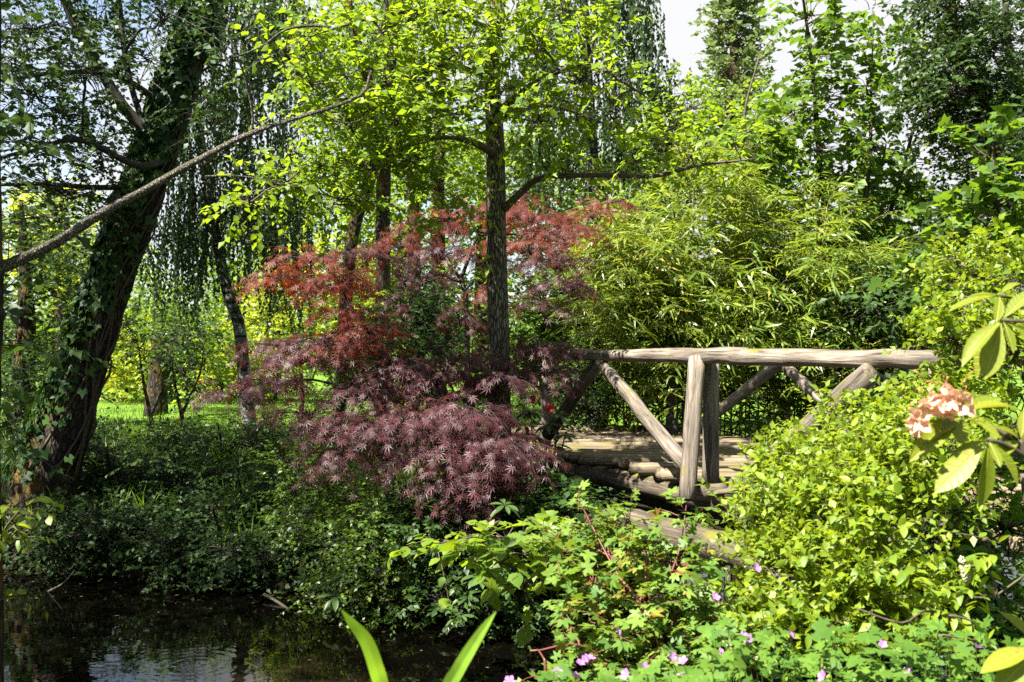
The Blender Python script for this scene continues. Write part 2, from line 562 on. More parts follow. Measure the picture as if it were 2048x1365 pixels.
def wood_mat(name, ca, cb, moss=.0, mosscol=(.10, .095, .012)):
    """weathered split wood, grain along the piece's own x axis"""
    m, n, l, o = new_mat(name)
    tcn = n.new('ShaderNodeTexCoord')
    oi = n.new('ShaderNodeObjectInfo')
    ad = n.new('ShaderNodeVectorMath'); ad.operation = 'ADD'
    cx = n.new('ShaderNodeCombineXYZ')
    mk = n.new('ShaderNodeMath'); mk.operation = 'MULTIPLY'; mk.inputs[1].default_value = 37
    l.new(oi.outputs['Random'], mk.inputs[0]); l.new(mk.outputs[0], cx.inputs['X'])
    l.new(tcn.outputs['Object'], ad.inputs[0]); l.new(cx.outputs[0], ad.inputs[1])
    mp = n.new('ShaderNodeMapping'); mp.inputs['Scale'].default_value = (2.2, 42, 42)
    l.new(ad.outputs[0], mp.inputs['Vector'])
    no = n.new('ShaderNodeTexNoise'); no.inputs['Scale'].default_value = 1; no.inputs['Detail'].default_value = 7; no.inputs['Roughness'].default_value = .7; no.inputs['Distortion'].default_value = .8
    l.new(mp.outputs[0], no.inputs['Vector'])
    mpb = n.new('ShaderNodeMapping'); mpb.inputs['Scale'].default_value = (2.5, 9, 9)
    l.new(ad.outputs[0], mpb.inputs['Vector'])
    nb = n.new('ShaderNodeTexNoise'); nb.inputs['Scale'].default_value = 1; nb.inputs['Detail'].default_value = 5
    l.new(mpb.outputs[0], nb.inputs['Vector'])
    ramp = n.new('ShaderNodeValToRGB')
    e = ramp.color_ramp.elements
    e[0].position = .36; e[0].color = (ca[0] * .25, ca[1] * .22, ca[2] * .2, 1)
    e[1].position = .72; e[1].color = (*cb, 1)
    k = e.new(.46); k.color = (*ca, 1)
    l.new(no.outputs['Fac'], ramp.inputs['Fac'])
    mrr = n.new('ShaderNodeMapRange'); mrr.inputs['From Min'].default_value = .3; mrr.inputs['From Max'].default_value = .7; mrr.inputs['To Min'].default_value = .6; mrr.inputs['To Max'].default_value = 1.25
    l.new(nb.outputs['Fac'], mrr.inputs['Value'])
    hv = n.new('ShaderNodeHueSaturation'); l.new(ramp.outputs['Color'], hv.inputs['Color']); l.new(mrr.outputs[0], hv.inputs['Value'])
    colr = hv.outputs['Color']
    if moss:
        nm = n.new('ShaderNodeTexNoise'); nm.inputs['Scale'].default_value = 4.5; nm.inputs['Detail'].default_value = 8; nm.inputs['Roughness'].default_value = .72
        l.new(ad.outputs[0], nm.inputs['Vector'])
        g = n.new('ShaderNodeNewGeometry'); sx = n.new('ShaderNodeSeparateXYZ'); l.new(g.outputs['Normal'], sx.inputs[0])
        ma = n.new('ShaderNodeMath'); ma.operation = 'MULTIPLY_ADD'; ma.inputs[1].default_value = .2
        l.new(sx.outputs['Z'], ma.inputs[0]); l.new(nm.outputs['Fac'], ma.inputs[2])
        rm = n.new('ShaderNodeValToRGB'); rm.color_ramp.elements[0].position = 1 - moss; rm.color_ramp.elements[1].position = min(1, 1.1 - moss)
        l.new(ma.outputs[0], rm.inputs['Fac'])
        mm = n.new('ShaderNodeMix'); mm.data_type = 'RGBA'; mm.inputs['B'].default_value = (*mosscol, 1)
        l.new(rm.outputs['Color'], mm.inputs['Factor']); l.new(colr, mm.inputs['A']); colr = mm.outputs['Result']
    p = n.new('ShaderNodeBsdfPrincipled'); p.inputs['Roughness'].default_value = .85; p.inputs['Specular IOR Level'].default_value = .25
    l.new(colr, p.inputs['Base Color'])
    bp = n.new('ShaderNodeBump'); bp.inputs['Strength'].default_value = .9; bp.inputs['Distance'].default_value = .012
    l.new(no.outputs['Fac'], bp.inputs['Height']); l.new(bp.outputs[0], p.inputs['Normal'])
    l.new(p.outputs[0], o.inputs['Surface'])
    return m


def ground_mat():
    m, n, l, o = new_mat('earth_and_turf')
    tcn = n.new('ShaderNodeTexCoord')
    no = n.new('ShaderNodeTexNoise'); no.inputs['Scale'].default_value = 1.1; no.inputs['Detail'].default_value = 8
    l.new(tcn.outputs['Object'], no.inputs['Vector'])
    n2 = n.new('ShaderNodeTexNoise'); n2.inputs['Scale'].default_value = 22; n2.inputs['Detail'].default_value = 6
    l.new(tcn.outputs['Object'], n2.inputs['Vector'])
    sx = n.new('ShaderNodeSeparateXYZ'); l.new(tcn.outputs['Object'], sx.inputs[0])
    # turf on the level ground back from the stream, bare earth on the bank
    mr = n.new('ShaderNodeMapRange'); mr.inputs['From Min'].default_value = .82; mr.inputs['From Max'].default_value = .98
    l.new(sx.outputs['Z'], mr.inputs['Value'])
    ea = n.new('ShaderNodeValToRGB'); ea.color_ramp.elements[0].color = (.010, .008, .005, 1); ea.color_ramp.elements[1].color = (.032, .024, .015, 1)
    l.new(n2.outputs['Fac'], ea.inputs['Fac'])
    gr = n.new('ShaderNodeValToRGB'); gr.color_ramp.elements[0].position = .3; gr.color_ramp.elements[0].color = (.05, .10, .010, 1); gr.color_ramp.elements[1].position = .7; gr.color_ramp.elements[1].color = (.11, .19, .018, 1)
    l.new(no.outputs['Fac'], gr.inputs['Fac'])
    mx = n.new('ShaderNodeMix'); mx.data_type = 'RGBA'
    l.new(mr.outputs[0], mx.inputs['Factor']); l.new(ea.outputs['Color'], mx.inputs['A']); l.new(gr.outputs['Color'], mx.inputs['B'])
    p = n.new('ShaderNodeBsdfPrincipled'); p.inputs['Roughness'].default_value = .95; p.inputs['Specular IOR Level'].default_value = .1
    l.new(mx.outputs['Result'], p.inputs['Base Color'])
    bp = n.new('ShaderNodeBump'); bp.inputs['Strength'].default_value = .6; bp.inputs['Distance'].default_value = .05
    l.new(n2.outputs['Fac'], bp.inputs['Height']); l.new(bp.outputs[0], p.inputs['Normal'])
    l.new(p.outputs[0], o.inputs['Surface'])
    return m


def water_mat():
    m, n, l, o = new_mat('murky_water')
    tcn = n.new('ShaderNodeTexCoord')
    mp = n.new('ShaderNodeMapping'); mp.inputs['Scale'].default_value = (2.2, 4.5, 1)
    l.new(tcn.outputs['Object'], mp.inputs['Vector'])
    no = n.new('ShaderNodeTexNoise'); no.inputs['Scale'].default_value = 1; no.inputs['Detail'].default_value = 3; no.inputs['Roughness'].default_value = .45
    l.new(mp.outputs[0], no.inputs['Vector'])
    # two rings spreading from where an insect touched
    hs = no.outputs['Fac']
    for (cx, cy, amp) in ((-2.35, 7.35, .10), (-3.0, 7.0, .06)):
        sub = n.new('ShaderNodeVectorMath'); sub.operation = 'DISTANCE'; sub.inputs[1].default_value = (cx, cy, 0)
        l.new(tcn.outputs['Object'], sub.inputs[0])
        mu = n.new('ShaderNodeMath'); mu.operation = 'MULTIPLY'; mu.inputs[1].default_value = 75
        l.new(sub.outputs['Value'], mu.inputs[0])
        si = n.new('ShaderNodeMath'); si.operation = 'SINE'; l.new(mu.outputs[0], si.inputs[0])
        fd = n.new('ShaderNodeMapRange'); fd.inputs['From Min'].default_value = .1; fd.inputs['From Max'].default_value = .75; fd.inputs['To Min'].default_value = amp; fd.inputs['To Max'].default_value = 0
        l.new(sub.outputs['Value'], fd.inputs['Value'])
        m2 = n.new('ShaderNodeMath'); m2.operation = 'MULTIPLY_ADD'
        l.new(si.outputs[0], m2.inputs[0]); l.new(fd.outputs[0], m2.inputs[1]); l.new(hs, m2.inputs[2]); hs = m2.outputs[0]
    bp = n.new('ShaderNodeBump'); bp.inputs['Strength'].default_value = .035; bp.inputs['Distance'].default_value = .05
    l.new(hs, bp.inputs['Height'])
    mud = n.new('ShaderNodeTexNoise'); mud.inputs['Scale'].default_value = .8; mud.inputs['Detail'].default_value = 4
    l.new(tcn.outputs['Object'], mud.inputs['Vector'])
    rp = n.new('ShaderNodeValToRGB'); rp.color_ramp.elements[0].position = .35; rp.color_ramp.elements[0].color = (.0008, .0006, .0005, 1); rp.color_ramp.elements[1].position = .85; rp.color_ramp.elements[1].color = (.002, .0015, .001, 1)
    l.new(mud.outputs['Fac'], rp.inputs['Fac'])
    p = n.new('ShaderNodeBsdfPrincipled'); p.inputs['Roughness'].default_value = .02; p.inputs['IOR'].default_value = 1.33
    # turbid brown patch near the camera's bank, its sunlit tone painted in
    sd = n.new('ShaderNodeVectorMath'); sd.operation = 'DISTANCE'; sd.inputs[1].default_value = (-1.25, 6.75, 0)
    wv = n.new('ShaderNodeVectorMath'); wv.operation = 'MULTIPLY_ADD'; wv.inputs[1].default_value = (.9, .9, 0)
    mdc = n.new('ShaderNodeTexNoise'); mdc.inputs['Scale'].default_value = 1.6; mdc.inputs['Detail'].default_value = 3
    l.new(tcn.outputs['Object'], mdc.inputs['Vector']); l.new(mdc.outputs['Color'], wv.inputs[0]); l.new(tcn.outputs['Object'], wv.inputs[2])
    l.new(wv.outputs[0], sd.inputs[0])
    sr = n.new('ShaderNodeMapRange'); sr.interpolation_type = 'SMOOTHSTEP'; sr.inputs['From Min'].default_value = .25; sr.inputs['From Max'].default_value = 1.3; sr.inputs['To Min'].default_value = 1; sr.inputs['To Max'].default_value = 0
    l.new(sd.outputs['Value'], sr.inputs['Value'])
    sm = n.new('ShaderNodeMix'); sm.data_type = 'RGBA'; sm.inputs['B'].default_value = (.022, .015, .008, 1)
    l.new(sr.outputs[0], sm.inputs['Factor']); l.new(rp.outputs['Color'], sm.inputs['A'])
    l.new(sm.outputs['Result'], p.inputs['Base Color']); l.new(bp.outputs[0], p.inputs['Normal'])
    l.new(p.outputs[0], o.inputs['Surface'])
    return m


def plain_mat(name, ca, cb, rough=.5, trans=.0, scale=40):
    m, n, l, o = new_mat(name)
    tcn = n.new('ShaderNodeTexCoord')
    no = n.new('ShaderNodeTexNoise'); no.inputs['Scale'].default_value = scale; no.inputs['Detail'].default_value = 4
    l.new(tcn.outputs['Object'], no.inputs['Vector'])
    r = n.new('ShaderNodeValToRGB'); r.color_ramp.elements[0].position = .35; r.color_ramp.elements[1].position = .65
    r.color_ramp.elements[0].color = (*ca, 1); r.color_ramp.elements[1].color = (*cb, 1)
    l.new(no.outputs['Fac'], r.inputs['Fac'])
    p = n.new('ShaderNodeBsdfPrincipled'); p.inputs['Roughness'].default_value = rough
    l.new(r.outputs['Color'], p.inputs['Base Color'])
    if trans:
        t = n.new('ShaderNodeBsdfTranslucent'); l.new(r.outputs['Color'], t.inputs['Color'])
        ms = n.new('ShaderNodeMixShader'); ms.inputs['Fac'].default_value = trans
        l.new(p.outputs[0], ms.inputs[1]); l.new(t.outputs[0], ms.inputs[2]); l.new(ms.outputs[0], o.inputs['Surface'])
    else:
        l.new(p.outputs[0], o.inputs['Surface'])
    return m


M = {}
M['lime'] = leaf_mat('lime_green_leaf', (.065, .14, .010), (.15, .215, .012), (.36, .50, .010), .5, .5, .4)
M['mid'] = leaf_mat('mid_green_leaf', (.035, .085, .010), (.095, .16, .014), (.22, .36, .010), .45, .45)
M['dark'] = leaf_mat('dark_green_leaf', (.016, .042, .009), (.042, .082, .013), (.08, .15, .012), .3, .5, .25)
M['bank'] = leaf_mat('bank_shrub_leaf', (.012, .036, .007), (.040, .085, .012), (.09, .17, .010), .3, .5, .25)  # leaf colour darkened to put the bank's shade into it
M['cover'] = leaf_mat('creeping_cover_leaf', (.007, .020, .004), (.022, .048, .008), (.05, .10, .010), .22, .55, .2)  # darker still, shade of the bank put into the leaf colour
M['birch'] = leaf_mat('birch_leaf', (.018, .045, .012), (.04, .075, .016), (.08, .14, .012), .3, .42, .4)
M['bamboo'] = leaf_mat('bamboo_leaf', (.06, .12, .012), (.16, .21, .024), (.34, .42, .015), .42, .42, .5, (.30, .25, .04))
M['red'] = leaf_mat('red_maple_leaf', (.075, .014, .010), (.15, .028, .015), (.52, .06, .010), .45, .55, .3)
M['purple'] = leaf_mat('purple_maple_leaf', (.026, .007, .010), (.070, .017, .021), (.26, .026, .014), .32, .5, .3)
M['shrub'] = leaf_mat('bright_shrub_leaf', (.080, .150, .010), (.19, .245, .016), (.40, .50, .010), .45, .48, .4)
M['field'] = leaf_mat('field_maple_leaf', (.055, .12, .022), (.14, .21, .03), (.28, .40, .02), .38, .5, .25, (.20, .09, .02))
M['gera'] = leaf_mat('cranesbill_leaf', (.045, .11, .015), (.10, .18, .02), (.20, .34, .015), .42, .55, .25)
M['ivy'] = leaf_mat('ivy_leaf', (.014, .04, .010), (.035, .075, .015), (.06, .12, .01), .2, .5, .2)
M['rhodo'] = leaf_mat('rhododendron_leaf', (.105, .14, .010), (.165, .185, .012), (.34, .36, .012), .32, .45, .3)
M['rhodo_dark'] = leaf_mat('dark_rhododendron_leaf', (.025, .055, .014), (.05, .09, .02), (.08, .14, .01), .2, .38, .5)
def vein(mat, scale):
    n = mat.node_tree.nodes; l = mat.node_tree.links
    p = [x for x in n if x.type == 'BSDF_PRINCIPLED'][0]
    src = p.inputs['Base Color'].links[0].from_socket
    tcn = n.new('ShaderNodeTexCoord'); sx = n.new('ShaderNodeSeparateXYZ'); l.new(tcn.outputs['Object'], sx.inputs[0])
    ab = n.new('ShaderNodeMath'); ab.operation = 'ABSOLUTE'; l.new(sx.outputs['Y'], ab.inputs[0])
    rib = n.new('ShaderNodeMapRange'); rib.inputs['From Min'].default_value = .008; rib.inputs['From Max'].default_value = .022; rib.inputs['To Min'].default_value = 1; rib.inputs['To Max'].default_value = 0
    l.new(ab.outputs[0], rib.inputs['Value'])
    mm = n.new('ShaderNodeMath'); mm.operation = 'MULTIPLY_ADD'; mm.inputs[1].default_value = -.7; l.new(ab.outputs[0], mm.inputs[0]); l.new(sx.outputs['X'], mm.inputs[2])
    ms = n.new('ShaderNodeMath'); ms.operation = 'MULTIPLY'; ms.inputs[1].default_value = scale; l.new(mm.outputs[0], ms.inputs[0])
    si = n.new('ShaderNodeMath'); si.operation = 'SINE'; l.new(ms.outputs[0], si.inputs[0])
    sr = n.new('ShaderNodeMapRange'); sr.inputs['From Min'].default_value = .8; sr.inputs['From Max'].default_value = 1; sr.inputs['To Max'].default_value = .45
    l.new(si.outputs[0], sr.inputs['Value'])
    mxm = n.new('ShaderNodeMath'); mxm.operation = 'MAXIMUM'; l.new(rib.outputs[0], mxm.inputs[0]); l.new(sr.outputs[0], mxm.inputs[1])
    no = n.new('ShaderNodeTexNoise'); no.inputs['Scale'].default_value = 5; no.inputs['Detail'].default_value = 6; l.new(tcn.outputs['Object'], no.inputs['Vector'])
    nr = n.new('ShaderNodeValToRGB'); nr.color_ramp.elements[0].position = .62; nr.color_ramp.elements[1].position = .70
    l.new(no.outputs['Fac'], nr.inputs['Fac'])
    bl_ = n.new('ShaderNodeMix'); bl_.data_type = 'RGBA'; bl_.inputs['B'].default_value = (.16, .10, .02, 1)
    mf = n.new('ShaderNodeMath'); mf.operation = 'MULTIPLY'; mf.inputs[1].default_value = .55; l.new(nr.outputs['Color'], mf.inputs[0])
    l.new(mf.outputs[0], bl_.inputs['Factor']); l.new(src, bl_.inputs['A'])
    mx = n.new('ShaderNodeMix'); mx.data_type = 'RGBA'; mx.inputs['B'].default_value = (.22, .25, .035, 1)
    mf2 = n.new('ShaderNodeMath'); mf2.operation = 'MULTIPLY'; mf2.inputs[1].default_value = .7; l.new(mxm.outputs[0], mf2.inputs[0])
    l.new(mf2.outputs[0], mx.inputs['Factor']); l.new(bl_.outputs['Result'], mx.inputs['A'])
    l.new(mx.outputs['Result'], p.inputs['Base Color'])
    bp = n.new('ShaderNodeBump'); bp.inputs['Strength'].default_value = .5; bp.inputs['Distance'].default_value = .004; bp.invert = True
    l.new(mxm.outputs[0], bp.inputs['Height']); l.new(bp.outputs[0], p.inputs['Normal'])


vein(M['rhodo'], 55)
M['sunny'] = leaf_mat('golden_shrub_leaf', (.15, .21, .012), (.28, .31, .02), (.55, .60, .02), .5, .5)
M['conifer'] = leaf_mat('conifer_needle', (.07, .11, .035), (.14, .19, .06), (.22, .28, .06), .38, .5, .3)
M['grass'] = leaf_mat('grass_blade', (.045, .10, .010), (.10, .17, .016), (.2, .32, .015), .4, .45)
M['iris'] = leaf_mat('iris_leaf', (.13, .25, .02), (.17, .29, .03), (.28, .46, .02), .4, .45, clump_scale=3)
M['bark'] = bark_mat('grey_bark', (.025, .02, .015), (.21, .185, .145), (34, 34, 6), 1.0, (.07, .075, .02), .40)
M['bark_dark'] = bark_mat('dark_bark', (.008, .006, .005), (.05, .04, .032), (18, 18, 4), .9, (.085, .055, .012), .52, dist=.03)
M['bark_birch'] = bark_mat('birch_bark', (.10, .095, .085), (.28, .265, .24), (10, 10, 3), .3, bands=(.02, .017, .015))
M['branch'] = bark_mat('pale_branch_bark', (.035, .03, .024), (.20, .18, .15), (55, 55, 30), .8, (.05, .055, .02), .36)
M['twig'] = plain_mat('brown_twig', (.03, .022, .014), (.075, .055, .036), .8)
M['twig_dark'] = plain_mat('dark_twig', (.010, .008, .006), (.03, .024, .018), .85)
M['twig_red'] = plain_mat('red_twig', (.075, .022, .014), (.15, .040, .026), .6)
M['stalk'] = plain_mat('green_stalk', (.03, .06, .012), (.07, .11, .02), .6)
M['culm'] = plain_mat('bamboo_culm', (.10, .12, .02), (.22, .20, .06), .45, scale=8)
M['wood'] = wood_mat('weathered_wood', (.105, .085, .065), (.25, .215, .175), moss=.31)
M['wood_moss'] = wood_mat('mossy_plank_wood', (.10, .075, .045), (.26, .215, .15), moss=.31)
M['wood_under'] = wood_mat('shade_dark_wood', (.055, .042, .028), (.14, .115, .085), moss=.33)  # darker copy of the bridge wood, shade painted into its colour
M['petal_pink'] = plain_mat('pink_petal', (.36, .12, .42), (.50, .22, .56), .6, .35, 90)
M['petal_pale'] = plain_mat('faded_blossom_petal', (.76, .36, .20), (.86, .64, .50), .6, .3, 30)
M['petal_red'] = plain_mat('red_petal', (.30, .01, .02), (.45, .02, .04), .6, .2, 30)
M['petal_brown'] = plain_mat('withered_stamen', (.40, .14, .05), (.55, .24, .10), .6, .2, 30)
M['catkin'] = plain_mat('pale_seed_head', (.30, .27, .18), (.45, .42, .30), .8, .1, 50)
M['earth'] = ground_mat()
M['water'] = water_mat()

# ------------------------------------------------------------------ ground and water
def axis(lo, hi, step, far_lo, far_hi):
    a = list(np.arange(lo, hi + 1e-6, step))
    s = step; v = hi
    while v < far_hi:
        s *= 1.25; v += s; a.append(v)
    s = step; v = lo
    while v > far_lo:
        s *= 1.25; v -= s; a.insert(0, v)
    return np.array(a)


xs = axis(-11, 11, .25, -420, 420); ys = axis(-3, 24, .25, -60, 900)
gx, gy = np.meshgrid(xs, ys)
gz = H(gx, gy)
nx, ny = len(xs), len(ys)
idx = np.arange(nx * ny).reshape(ny, nx)
q = np.stack([idx[:-1, :-1], idx[:-1, 1:], idx[1:, 1:], idx[1:, :-1]], -1).reshape(-1, 4)
setting('ground', (np.stack([gx, gy, gz], -1).reshape(-1, 3), q), M['earth'], 'structure', True)
wx, wy = np.meshgrid(np.linspace(-13, 13, 40), np.linspace(3.6, 16.5, 20))
idw = np.arange(800).reshape(20, 40)
qw = np.stack([idw[:-1, :-1], idw[:-1, 1:], idw[1:, 1:], idw[1:, :-1]], -1).reshape(-1, 4)
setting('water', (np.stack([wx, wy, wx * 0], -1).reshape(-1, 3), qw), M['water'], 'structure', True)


def finish_tree(root, sk, L, shape, leafm, barkm, twigm=None, crown='crown', extra=None):
    if sk.trunk.n:
        part('trunk', sk.trunk, barkm, root, True)
    if sk.limbs.n:
        part('branches', sk.limbs, twigm or barkm, root, True)
    if L is not None:
        part(crown, leaves(L, shape), leafm, root)


def base_of(x, y, sink=.08):
    return np.array([x, y, Hp(x, y) - sink])


# ------------------------------------------------------------------ the log footbridge
UP = Vector((0, 0, 1))
bridge = thing('footbridge', 'rustic log footbridge with one pale handrail and mossy plank deck over the stream', 'bridge', (1.5, 8.0, 1.2))


def log_mesh(L, r0, r1, sides=10, segs=7, rough=.07, bend=.0, flat=0.0):
    P = np.stack([np.linspace(0, L, segs), bend * np.sin(np.linspace(0, np.pi, segs)), R.normal(size=segs) * .004], -1)
    V, F = tube(P, np.linspace(r0, r1, segs), sides, 1 if segs > 2 else 6, rough)
    return V, F


def log(name, a, b, r0, r1, mat, root, squash=(1, 1), **k):
    a = Vector(a); b = Vector(b); d = b - a
    V, F = log_mesh(d.length, r0, r1, **k)
    V[:, 1] *= squash[0]; V[:, 2] *= squash[1]
    o = bpy.data.objects.new(name, make_mesh(name, V, F, mat, True))
    COL.objects.link(o)
    o.parent = root
    x = d.normalized(); y = UP.cross(x)
    y = y.normalized() if y.length > 1e-3 else Vector((0, 1, 0))
    z = x.cross(y)
    mtx = Matrix((x, y, z)).transposed().to_4x4()
    mtx.translation = a - Vector(root.location)
    o.matrix_basis = mtx
    return o


def BW(px, py, Y):
    return tuple(Wp(px, py, Y))


RA = np.array([0.565, 9.7]); RB = np.array([2.48, 5.7])     # near handrail, plan view


def rail_Y(px):
    k = (px - 1024) / FPX
    t = (k * RA[1] - RA[0]) / ((RB[0] - RA[0]) - k * (RB[1] - RA[1]))
    return RA[1] + t * (RB[1] - RA[1])


r1_ = log('handrail', BW(1128, 711, rail_Y(1128)), BW(1490, 712, rail_Y(1490)), .052, .062, M['wood'], bridge, segs=12, sides=14)
r2_ = log('handrail', BW(1470, 713, rail_Y(1470)), BW(1935, 722, rail_Y(1935)), .064, .056, M['wood'], bridge, segs=12, sides=14)
pY = rail_Y(1393)
log('post', BW(1374, 1000, pY - .42), BW(1394, 716, pY - .08), .068, .066, M['wood'], bridge, squash=(1, .9), segs=9)
log('post', BW(1421, 968, pY - .02), BW(1422, 728, pY + .02), .070, .064, M['wood'], bridge, segs=9)
log('post', BW(1880, 1100, rail_Y(1880)), BW(1880, 730, rail_Y(1880)), .065, .06, M['wood'], bridge)
log('post', BW(1090, 890, rail_Y(1090)), BW(1095, 716, rail_Y(1095)), .06, .055, M['wood'], bridge)
log('brace', BW(1378, 938, pY - .02), BW(1200, 722, rail_Y(1200) - .02), .070, .050, M['wood'], bridge, segs=9)
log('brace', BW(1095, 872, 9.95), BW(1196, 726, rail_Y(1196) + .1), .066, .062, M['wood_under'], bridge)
log('brace', BW(1462, 990, 7.0), BW(1742, 744, 6.1), .072, .078, M['wood'], bridge, segs=9, squash=(1, .95))
log('brace', BW(1735, 748, 6.35), BW(1860, 830, 5.9), .05, .05, M['wood'], bridge)
# far handrail: hidden behind the near one at eye level, its braces show below it
FA = np.array([2.05, 13.2]); FB = np.array([4.55, 6.4])
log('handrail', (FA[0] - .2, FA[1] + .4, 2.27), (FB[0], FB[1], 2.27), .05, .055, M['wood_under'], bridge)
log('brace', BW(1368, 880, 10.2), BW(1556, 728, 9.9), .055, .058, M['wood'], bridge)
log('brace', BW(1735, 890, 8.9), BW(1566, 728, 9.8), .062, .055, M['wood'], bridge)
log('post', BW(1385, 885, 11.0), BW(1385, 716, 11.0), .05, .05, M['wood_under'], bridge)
# planks
NA = np.array([-0.95, 13.4]); NB = np.array([2.75, 5.45])
plank_meshes = []
for v in range(5):
    n_s = 9
    P = np.stack([np.linspace(0, 1, n_s), R.normal(size=n_s) * .006, R.normal(size=n_s) * .004], -1)
    V, F = tube(P, np.full(n_s, .085) * R.uniform(.93, 1.06, n_s), 8, 1, .05)
    V[:, 2] = np.where(V[:, 2] > 0, np.minimum(V[:, 2] * .9, .066 + .006 * np.sin(V[:, 1] * 60 + V[:, 0] * 5)), V[:, 2] * .7)
    plank_meshes.append(make_mesh('plank', V, F, M['wood_moss'], False))
Yp = 5.5; k = 0
while Yp < 13.2:
    t = (Yp - NA[1]) / (NB[1] - NA[1])
    x0 = NA[0] + t * (NB[0] - NA[0]) + R.uniform(-.07, .07)
    tf = (Yp - FA[1]) / (FB[1] - FA[1])
    x1 = FA[0] + tf * (FB[0] - FA[0]) + R.uniform(-.08, .08) - .05
    o = bpy.data.objects.new('plank', plank_meshes[k % 5]); COL.objects.link(o); o.parent = bridge
    wdt = R.uniform(.85, 1.15)
    o.location = (x0 - 1.5, Yp - 8.0, EYE - 1.045 - 1.2 + R.uniform(-.034, .024))
    o.rotation_euler = (R.uniform(-.07, .07), R.uniform(-.008, .008), R.uniform(-.035, .01))
    o.scale = (x1 - x0, wdt * .88, .95)
    Yp += .165 * wdt + R.uniform(.03, .075); k += 1
# bearers under the deck
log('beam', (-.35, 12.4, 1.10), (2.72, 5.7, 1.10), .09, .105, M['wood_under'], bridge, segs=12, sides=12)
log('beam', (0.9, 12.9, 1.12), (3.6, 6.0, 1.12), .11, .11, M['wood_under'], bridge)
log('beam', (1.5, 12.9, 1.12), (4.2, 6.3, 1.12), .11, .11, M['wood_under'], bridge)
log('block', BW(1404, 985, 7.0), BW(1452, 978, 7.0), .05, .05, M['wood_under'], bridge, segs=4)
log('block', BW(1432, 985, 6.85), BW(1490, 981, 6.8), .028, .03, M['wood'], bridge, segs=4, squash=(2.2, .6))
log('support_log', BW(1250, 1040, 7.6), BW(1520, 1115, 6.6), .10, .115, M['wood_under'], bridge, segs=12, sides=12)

# ------------------------------------------------------------------ leaning ivy-clad tree
b = base_of(-5.35, 11.5, .2)
sk = Skel()
tr_pts = [np.array([b[0], b[1], b[2]])] + [Wp(*p) for p in ((95, 960, 11.4), (150, 800, 11.3), (195, 660, 11.2), (243, 520, 11.1), (292, 380, 11), (335, 240, 11), (372, 120, 11), (408, 0, 11), (440, -160, 10.9), (470, -380, 10.8), (490, -640, 10.7))]
tr_rad = [.50, .38, .275, .24, .215, .20, .185, .17, .16, .14, .10, .05]
sk.add(tr_pts, tr_rad, True, sides=18, sub=9, rough=.10)
sk.px([(332, 285, 10.9, .09), (290, 262, 10.8, .07), (240, 205, 10.7, .062), (188, 122, 10.6, .056), (140, 30, 10.5, .052), (110, -60, 10.4, .05), (60, -220, 10, .03)])
sk.px([(296, 275, 10.8, .04), (266, 190, 10.9, .034), (246, 100, 11, .03), (236, 0, 11, .026), (220, -150, 11, .02)])
sk.px([(325, 320, 10.9, .05), (270, 330, 10.3, .035), (160, 280, 9.8, .03), (60, 300, 9.4, .02), (-60, 330, 9, .014)])
sk.px([(300, 370, 11, .04), (200, 375, 10.6, .03), (90, 368, 10.2, .022), (-20, 370, 10, .015)])
sk.px([(340, 220, 11, .04), (230, 150, 10.4, .03), (110, 145, 10, .025), (0, 160, 9.6, .018)])
leaning = thing('leaning_tree', 'thick leaning tree trunk wrapped in ivy on the shaded far bank', 'tree', b)
cl = []
for (px, py, wxx, wyy, n) in ((60, 60, 110, 70, 60), (180, 40, 80, 70, 42), (60, 190, 100, 60, 55), (170, 150, 80, 70, 46), (70, 300, 90, 50, 50), (190, 290, 80, 50, 46), (120, 380, 110, 40, 50), (20, 440, 70, 50, 40), (300, 120, 70, 80, 40),
                            (320, 30, 70, 60, 36), (480, 60, 70, 70, 40), (500, 160, 60, 70, 30), (250, 440, 60, 40, 20), (30, 120, 60, 60, 34), (430, 240, 50, 60, 22), (120, 230, 60, 40, 26), (230, 220, 40, 60, 18)):
    cl.append(clump(px, py, R.uniform(9.6, 11.8), wxx, wyy, .9, n))
for (x, y, z, r, n) in ((-6.5, 9.5, 7.4, 1.5, 190), (-5.0, 10.6, 8.0, 1.4, 150), (-7.8, 11, 6.4, 1.6, 190), (-6.2, 12.2, 8.2, 1.5, 160), (-5.6, 8.6, 7.2, 1.4, 170), (-7.2, 8.0, 6.0, 1.4, 170), (-8.6, 9.4, 5.4, 1.5, 170), (-9.4, 11.2, 7.2, 1.6, 170), (-9.6, 13, 6.6, 1.6, 150), (-7.9, 13.2, 8.2, 1.6, 150), (-8.6, 9.8, 8.4, 1.5, 150), (-3.9, 11.6, 7.6, 1.3, 130), (-2.5, 12.6, 8.2, 1.3, 120), (-5.2, 12.8, 7.4, 1.4, 130), (-4.6, 9.2, 8.6, 1.2, 90), (-3.2, 10.6, 8.2, 1.2, 120), (-4.4, 11, 6.9, 1.1, 110), (-3.4, 13.4, 8.0, 1.4, 130), (-6.4, 14, 7.8, 1.6, 140)):
    cl.append((np.array([x, y, z]), np.array([r, r, r * .6]), n))  # crown mass above the view, added to shade the left bank
L = crown_from(sk, cl, .062, m=13, L=.6, droop=.3, tilt=.7, tw_r=.004)
finish_tree(leaning, sk, L, BIRCH, M['dark'], M['bark_dark'], M['twig_dark'])

